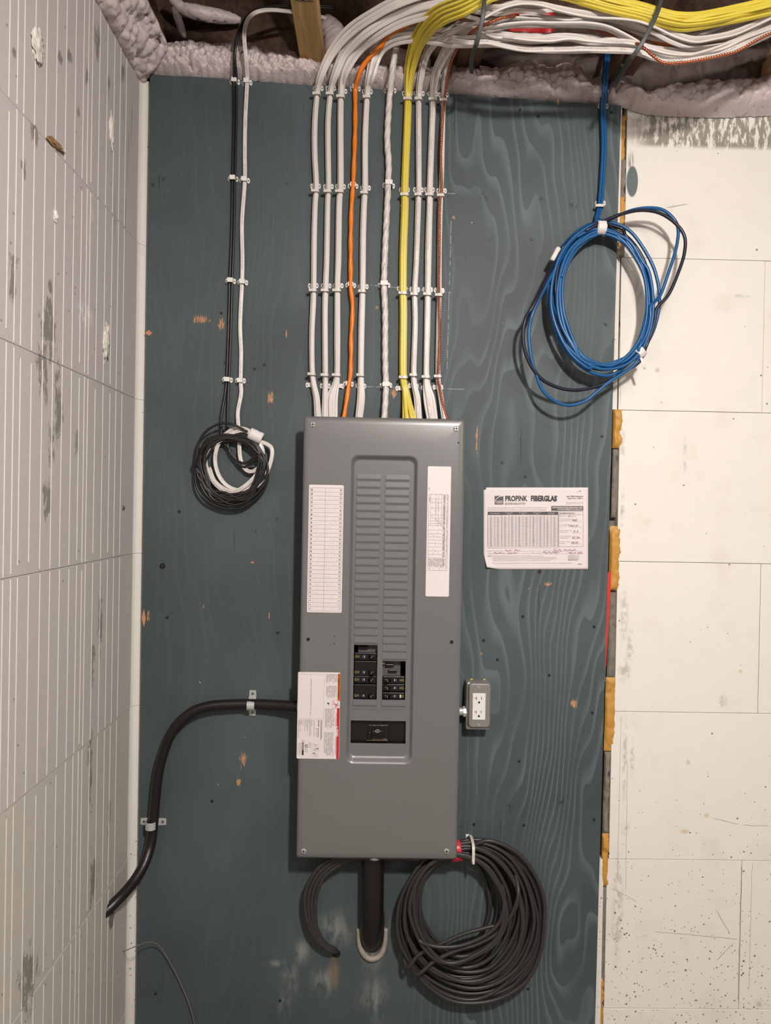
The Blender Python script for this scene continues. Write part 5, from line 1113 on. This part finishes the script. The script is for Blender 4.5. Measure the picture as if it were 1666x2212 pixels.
# ------------------------------------------------------------------ clips and ties on the runs
def clip_mesh(h, half):
    bm = bmesh.new(); S = [(-half-.0068, .0022, 0), (-half-.0048, .0064, 0), (-half-.0012, .0066, 0), (-half, .0056, h), (half, .0056, h), (half+.0012, .0066, 0), (half+.0048, .0064, 0), (half+.0068, .0022, 0)]
    V = [[bm.verts.new((x, -o_, z)), bm.verts.new((x, -o_, -z)), bm.verts.new((x, -o_-.0024, -z)), bm.verts.new((x, -o_-.0024, z))] for x, z, o_ in S]
    for i in range(len(V)-1):
        for j in range(4): bm.faces.new((V[i][j], V[i][(j+1) % 4], V[i+1][(j+1) % 4], V[i+1][j]))
    bm.faces.new(V[0]); bm.faces.new(V[-1][::-1]); bmesh.ops.recalc_face_normals(bm, faces=bm.faces); return bm
bmh = bmesh.new(); cyl(bmh, (0, 0, 0), .0020, .0017, .0008, 'Y', 10); headm = bpy.data.meshes.new('nail_head'); bmh.to_mesh(headm); headm.materials.append(mat('clip_nail', (120, 118, 114), .4, .5))
cmesh = {}
def clip(px, py, label, over, half=.0068):
    h = .0135 if over else .0035; key = (over, half)
    if over == 2: h = .024
    if key not in cmesh: o = link('cable_clip', clip_mesh(h, half), M_plastic); cmesh[key] = o.data
    else: o = link('cable_clip', cmesh[key], None)
    o.location = P(px, py, DP+.0002); o.rotation_euler = (0, math.radians(random.uniform(-3, 3)), 0); tag(o, label, 'cable clip', 'white cable clips')
    for sg in (-1, 1): n_ = link('nail_head', headm, None, o); n_.location = (sg*(half+.0036), -.0028, 0)
rows = ['topmost', 'second from the top', 'third from the top', 'lowest']
CL = {'A': ([(508, 178), (504, 388), (499, 608), (492, 821)], 1, 'on the thin black pair'), 'B': ([(534, 180), (529, 391), (525, 611), (520, 823)], 1, 'on the flat white cable at the left'),
      'C1': ([(688, 192), (682, 403), (677, 618), (672, 832)], 0, 'behind the leftmost tied white run'), 'C2': ([(715, 192), (710, 404), (705, 618), (703, 834)], 0, 'behind the second tied white run'),
      'C3': ([(739, 198), (736, 404), (731, 618), (733, 834)], 0, 'behind the white run left of the orange cable'), 'C4': ([(768, 193), (763, 403), (758, 617), (753, 830)], 1, 'over the orange cable'),
      'C5': ([(794, 199), (790, 407), (785, 620), (780, 834)], 0, 'behind the white run right of the orange cable'), 'C6': ([(843, 197), (840, 402), (830, 617), (834, 833)], 2, 'over the thick twisted white cable'),
      'C7': ([(880, 203), (874, 411), (869, 624), (866, 839)], 0, 'behind the yellow run'), 'C8': ([(906, 203), (904, 411), (896, 626), (893, 834)], 0, 'behind the white run next to the yellow'),
      'C9': ([(935, 204), (928, 411), (924, 626), (921, 838)], 0, 'behind the second white run right of the yellow'), 'C10': ([(958, 206), (954, 413), (949, 628), (946, 837)], 0, 'behind the run with the copper wire')}
for key, (L, over, txt) in CL.items():
    for i, (a_, b_) in enumerate(L): clip(a_, b_, '%s white clip %s' % (rows[i], txt), over, .0068 if over != 2 else .0092)
clip(1303, 230, 'upper white clip behind the blue cables', 0); clip(1297, 440, 'lower white clip behind the blue cables', 0)
RW = {'C1': 'the leftmost white run', 'C2': 'the second white run', 'C3': 'the white run left of the orange cable', 'C5': 'the white run right of the orange cable', 'C7': 'the yellow run', 'C8': 'the white run next to the yellow', 'C9': 'the second white run right of the yellow', 'C10': 'the run with the copper wire'}
def run_x(key, y):
    V = RUNS[key]['v']; V2 = sorted([(b_, a_) for a_, b_ in V]); return li(V2, y)
for key in RW:
    for i, dy in enumerate((14, 12, 11, -23)):
        y = CL[key][0][i][1]+dy; hw = .0078 if key != 'C7' else .0092
        if key == 'C9' or key == 'C3': hw = .0088
        tie_loop('cable_tie', run_x(key, y), y, .0235, .0475, hw, '%s nylon tie round %s' % (rows[i], RW[key]), group='nylon ties on the vertical runs')
tie_loop('cable_tie', 1306, 200, .0235, .040, .0095, 'upper nylon tie round the blue cables', group='nylon ties on the vertical runs'); tie_loop('cable_tie', 1295, 447, .0235, .044, .0095, 'lower nylon tie round the blue cables', group='nylon ties on the vertical runs')

# ------------------------------------------------------------------ hanger straps round the bundle
def hanger(pts, label, lo):
    front = [P(*q) for q in pts]; path = cr(front+[front[-1]+Vector((0, .05, .0)), front[-1]+Vector((.01, .12, .02)), Vector((front[0].x, front[-1].y+.15, 2.66)), Vector((front[0].x, front[-1].y+.10, 2.72))], .008)
    return tag(link('hanger_strap', sweep(path, prof_flat(.0095, .0018, 10)), M_strap), label, 'hanger strap')
hanger([(1052, -45, .33), (1047, -5, .345), (1044, 30, .345), (1038, 62, .335), (1030, 95, .32), (1025, 106, .30)], 'dark hanger strap crossing the bundle above the panel', 0)
hanger([(1436, -45, .34), (1430, -5, .345), (1420, 28, .350), (1404, 62, .350), (1386, 95, .345), (1366, 124, .33), (1357, 134, .31)], 'dark hanger strap crossing the bundle at the right', 1)
bm = bmesh.new(); g = [[bm.verts.new(P(1098+i*9, 22+j*8, .03+.012*noise.noise(Vector((i*.7, j*.7, 0))))) for j in range(8)] for i in range(12)]
for i in range(11):
    for j in range(7): bm.faces.new((g[i][j], g[i+1][j], g[i+1][j+1], g[i][j+1]))
geom = bmesh.ops.extrude_face_region(bm, geom=list(bm.faces)); bmesh.ops.translate(bm, vec=(0, .003, 0), verts=[v for v in geom['geom'] if isinstance(v, bmesh.types.BMVert)]); bmesh.ops.recalc_face_normals(bm, faces=bm.faces)
tag(link('plastic_sheet', bm, mat('deep_red_plastic', (196, 40, 44), .4), None, True), 'crumpled red plastic scrap behind the ceiling cable bundle', 'plastic scrap')
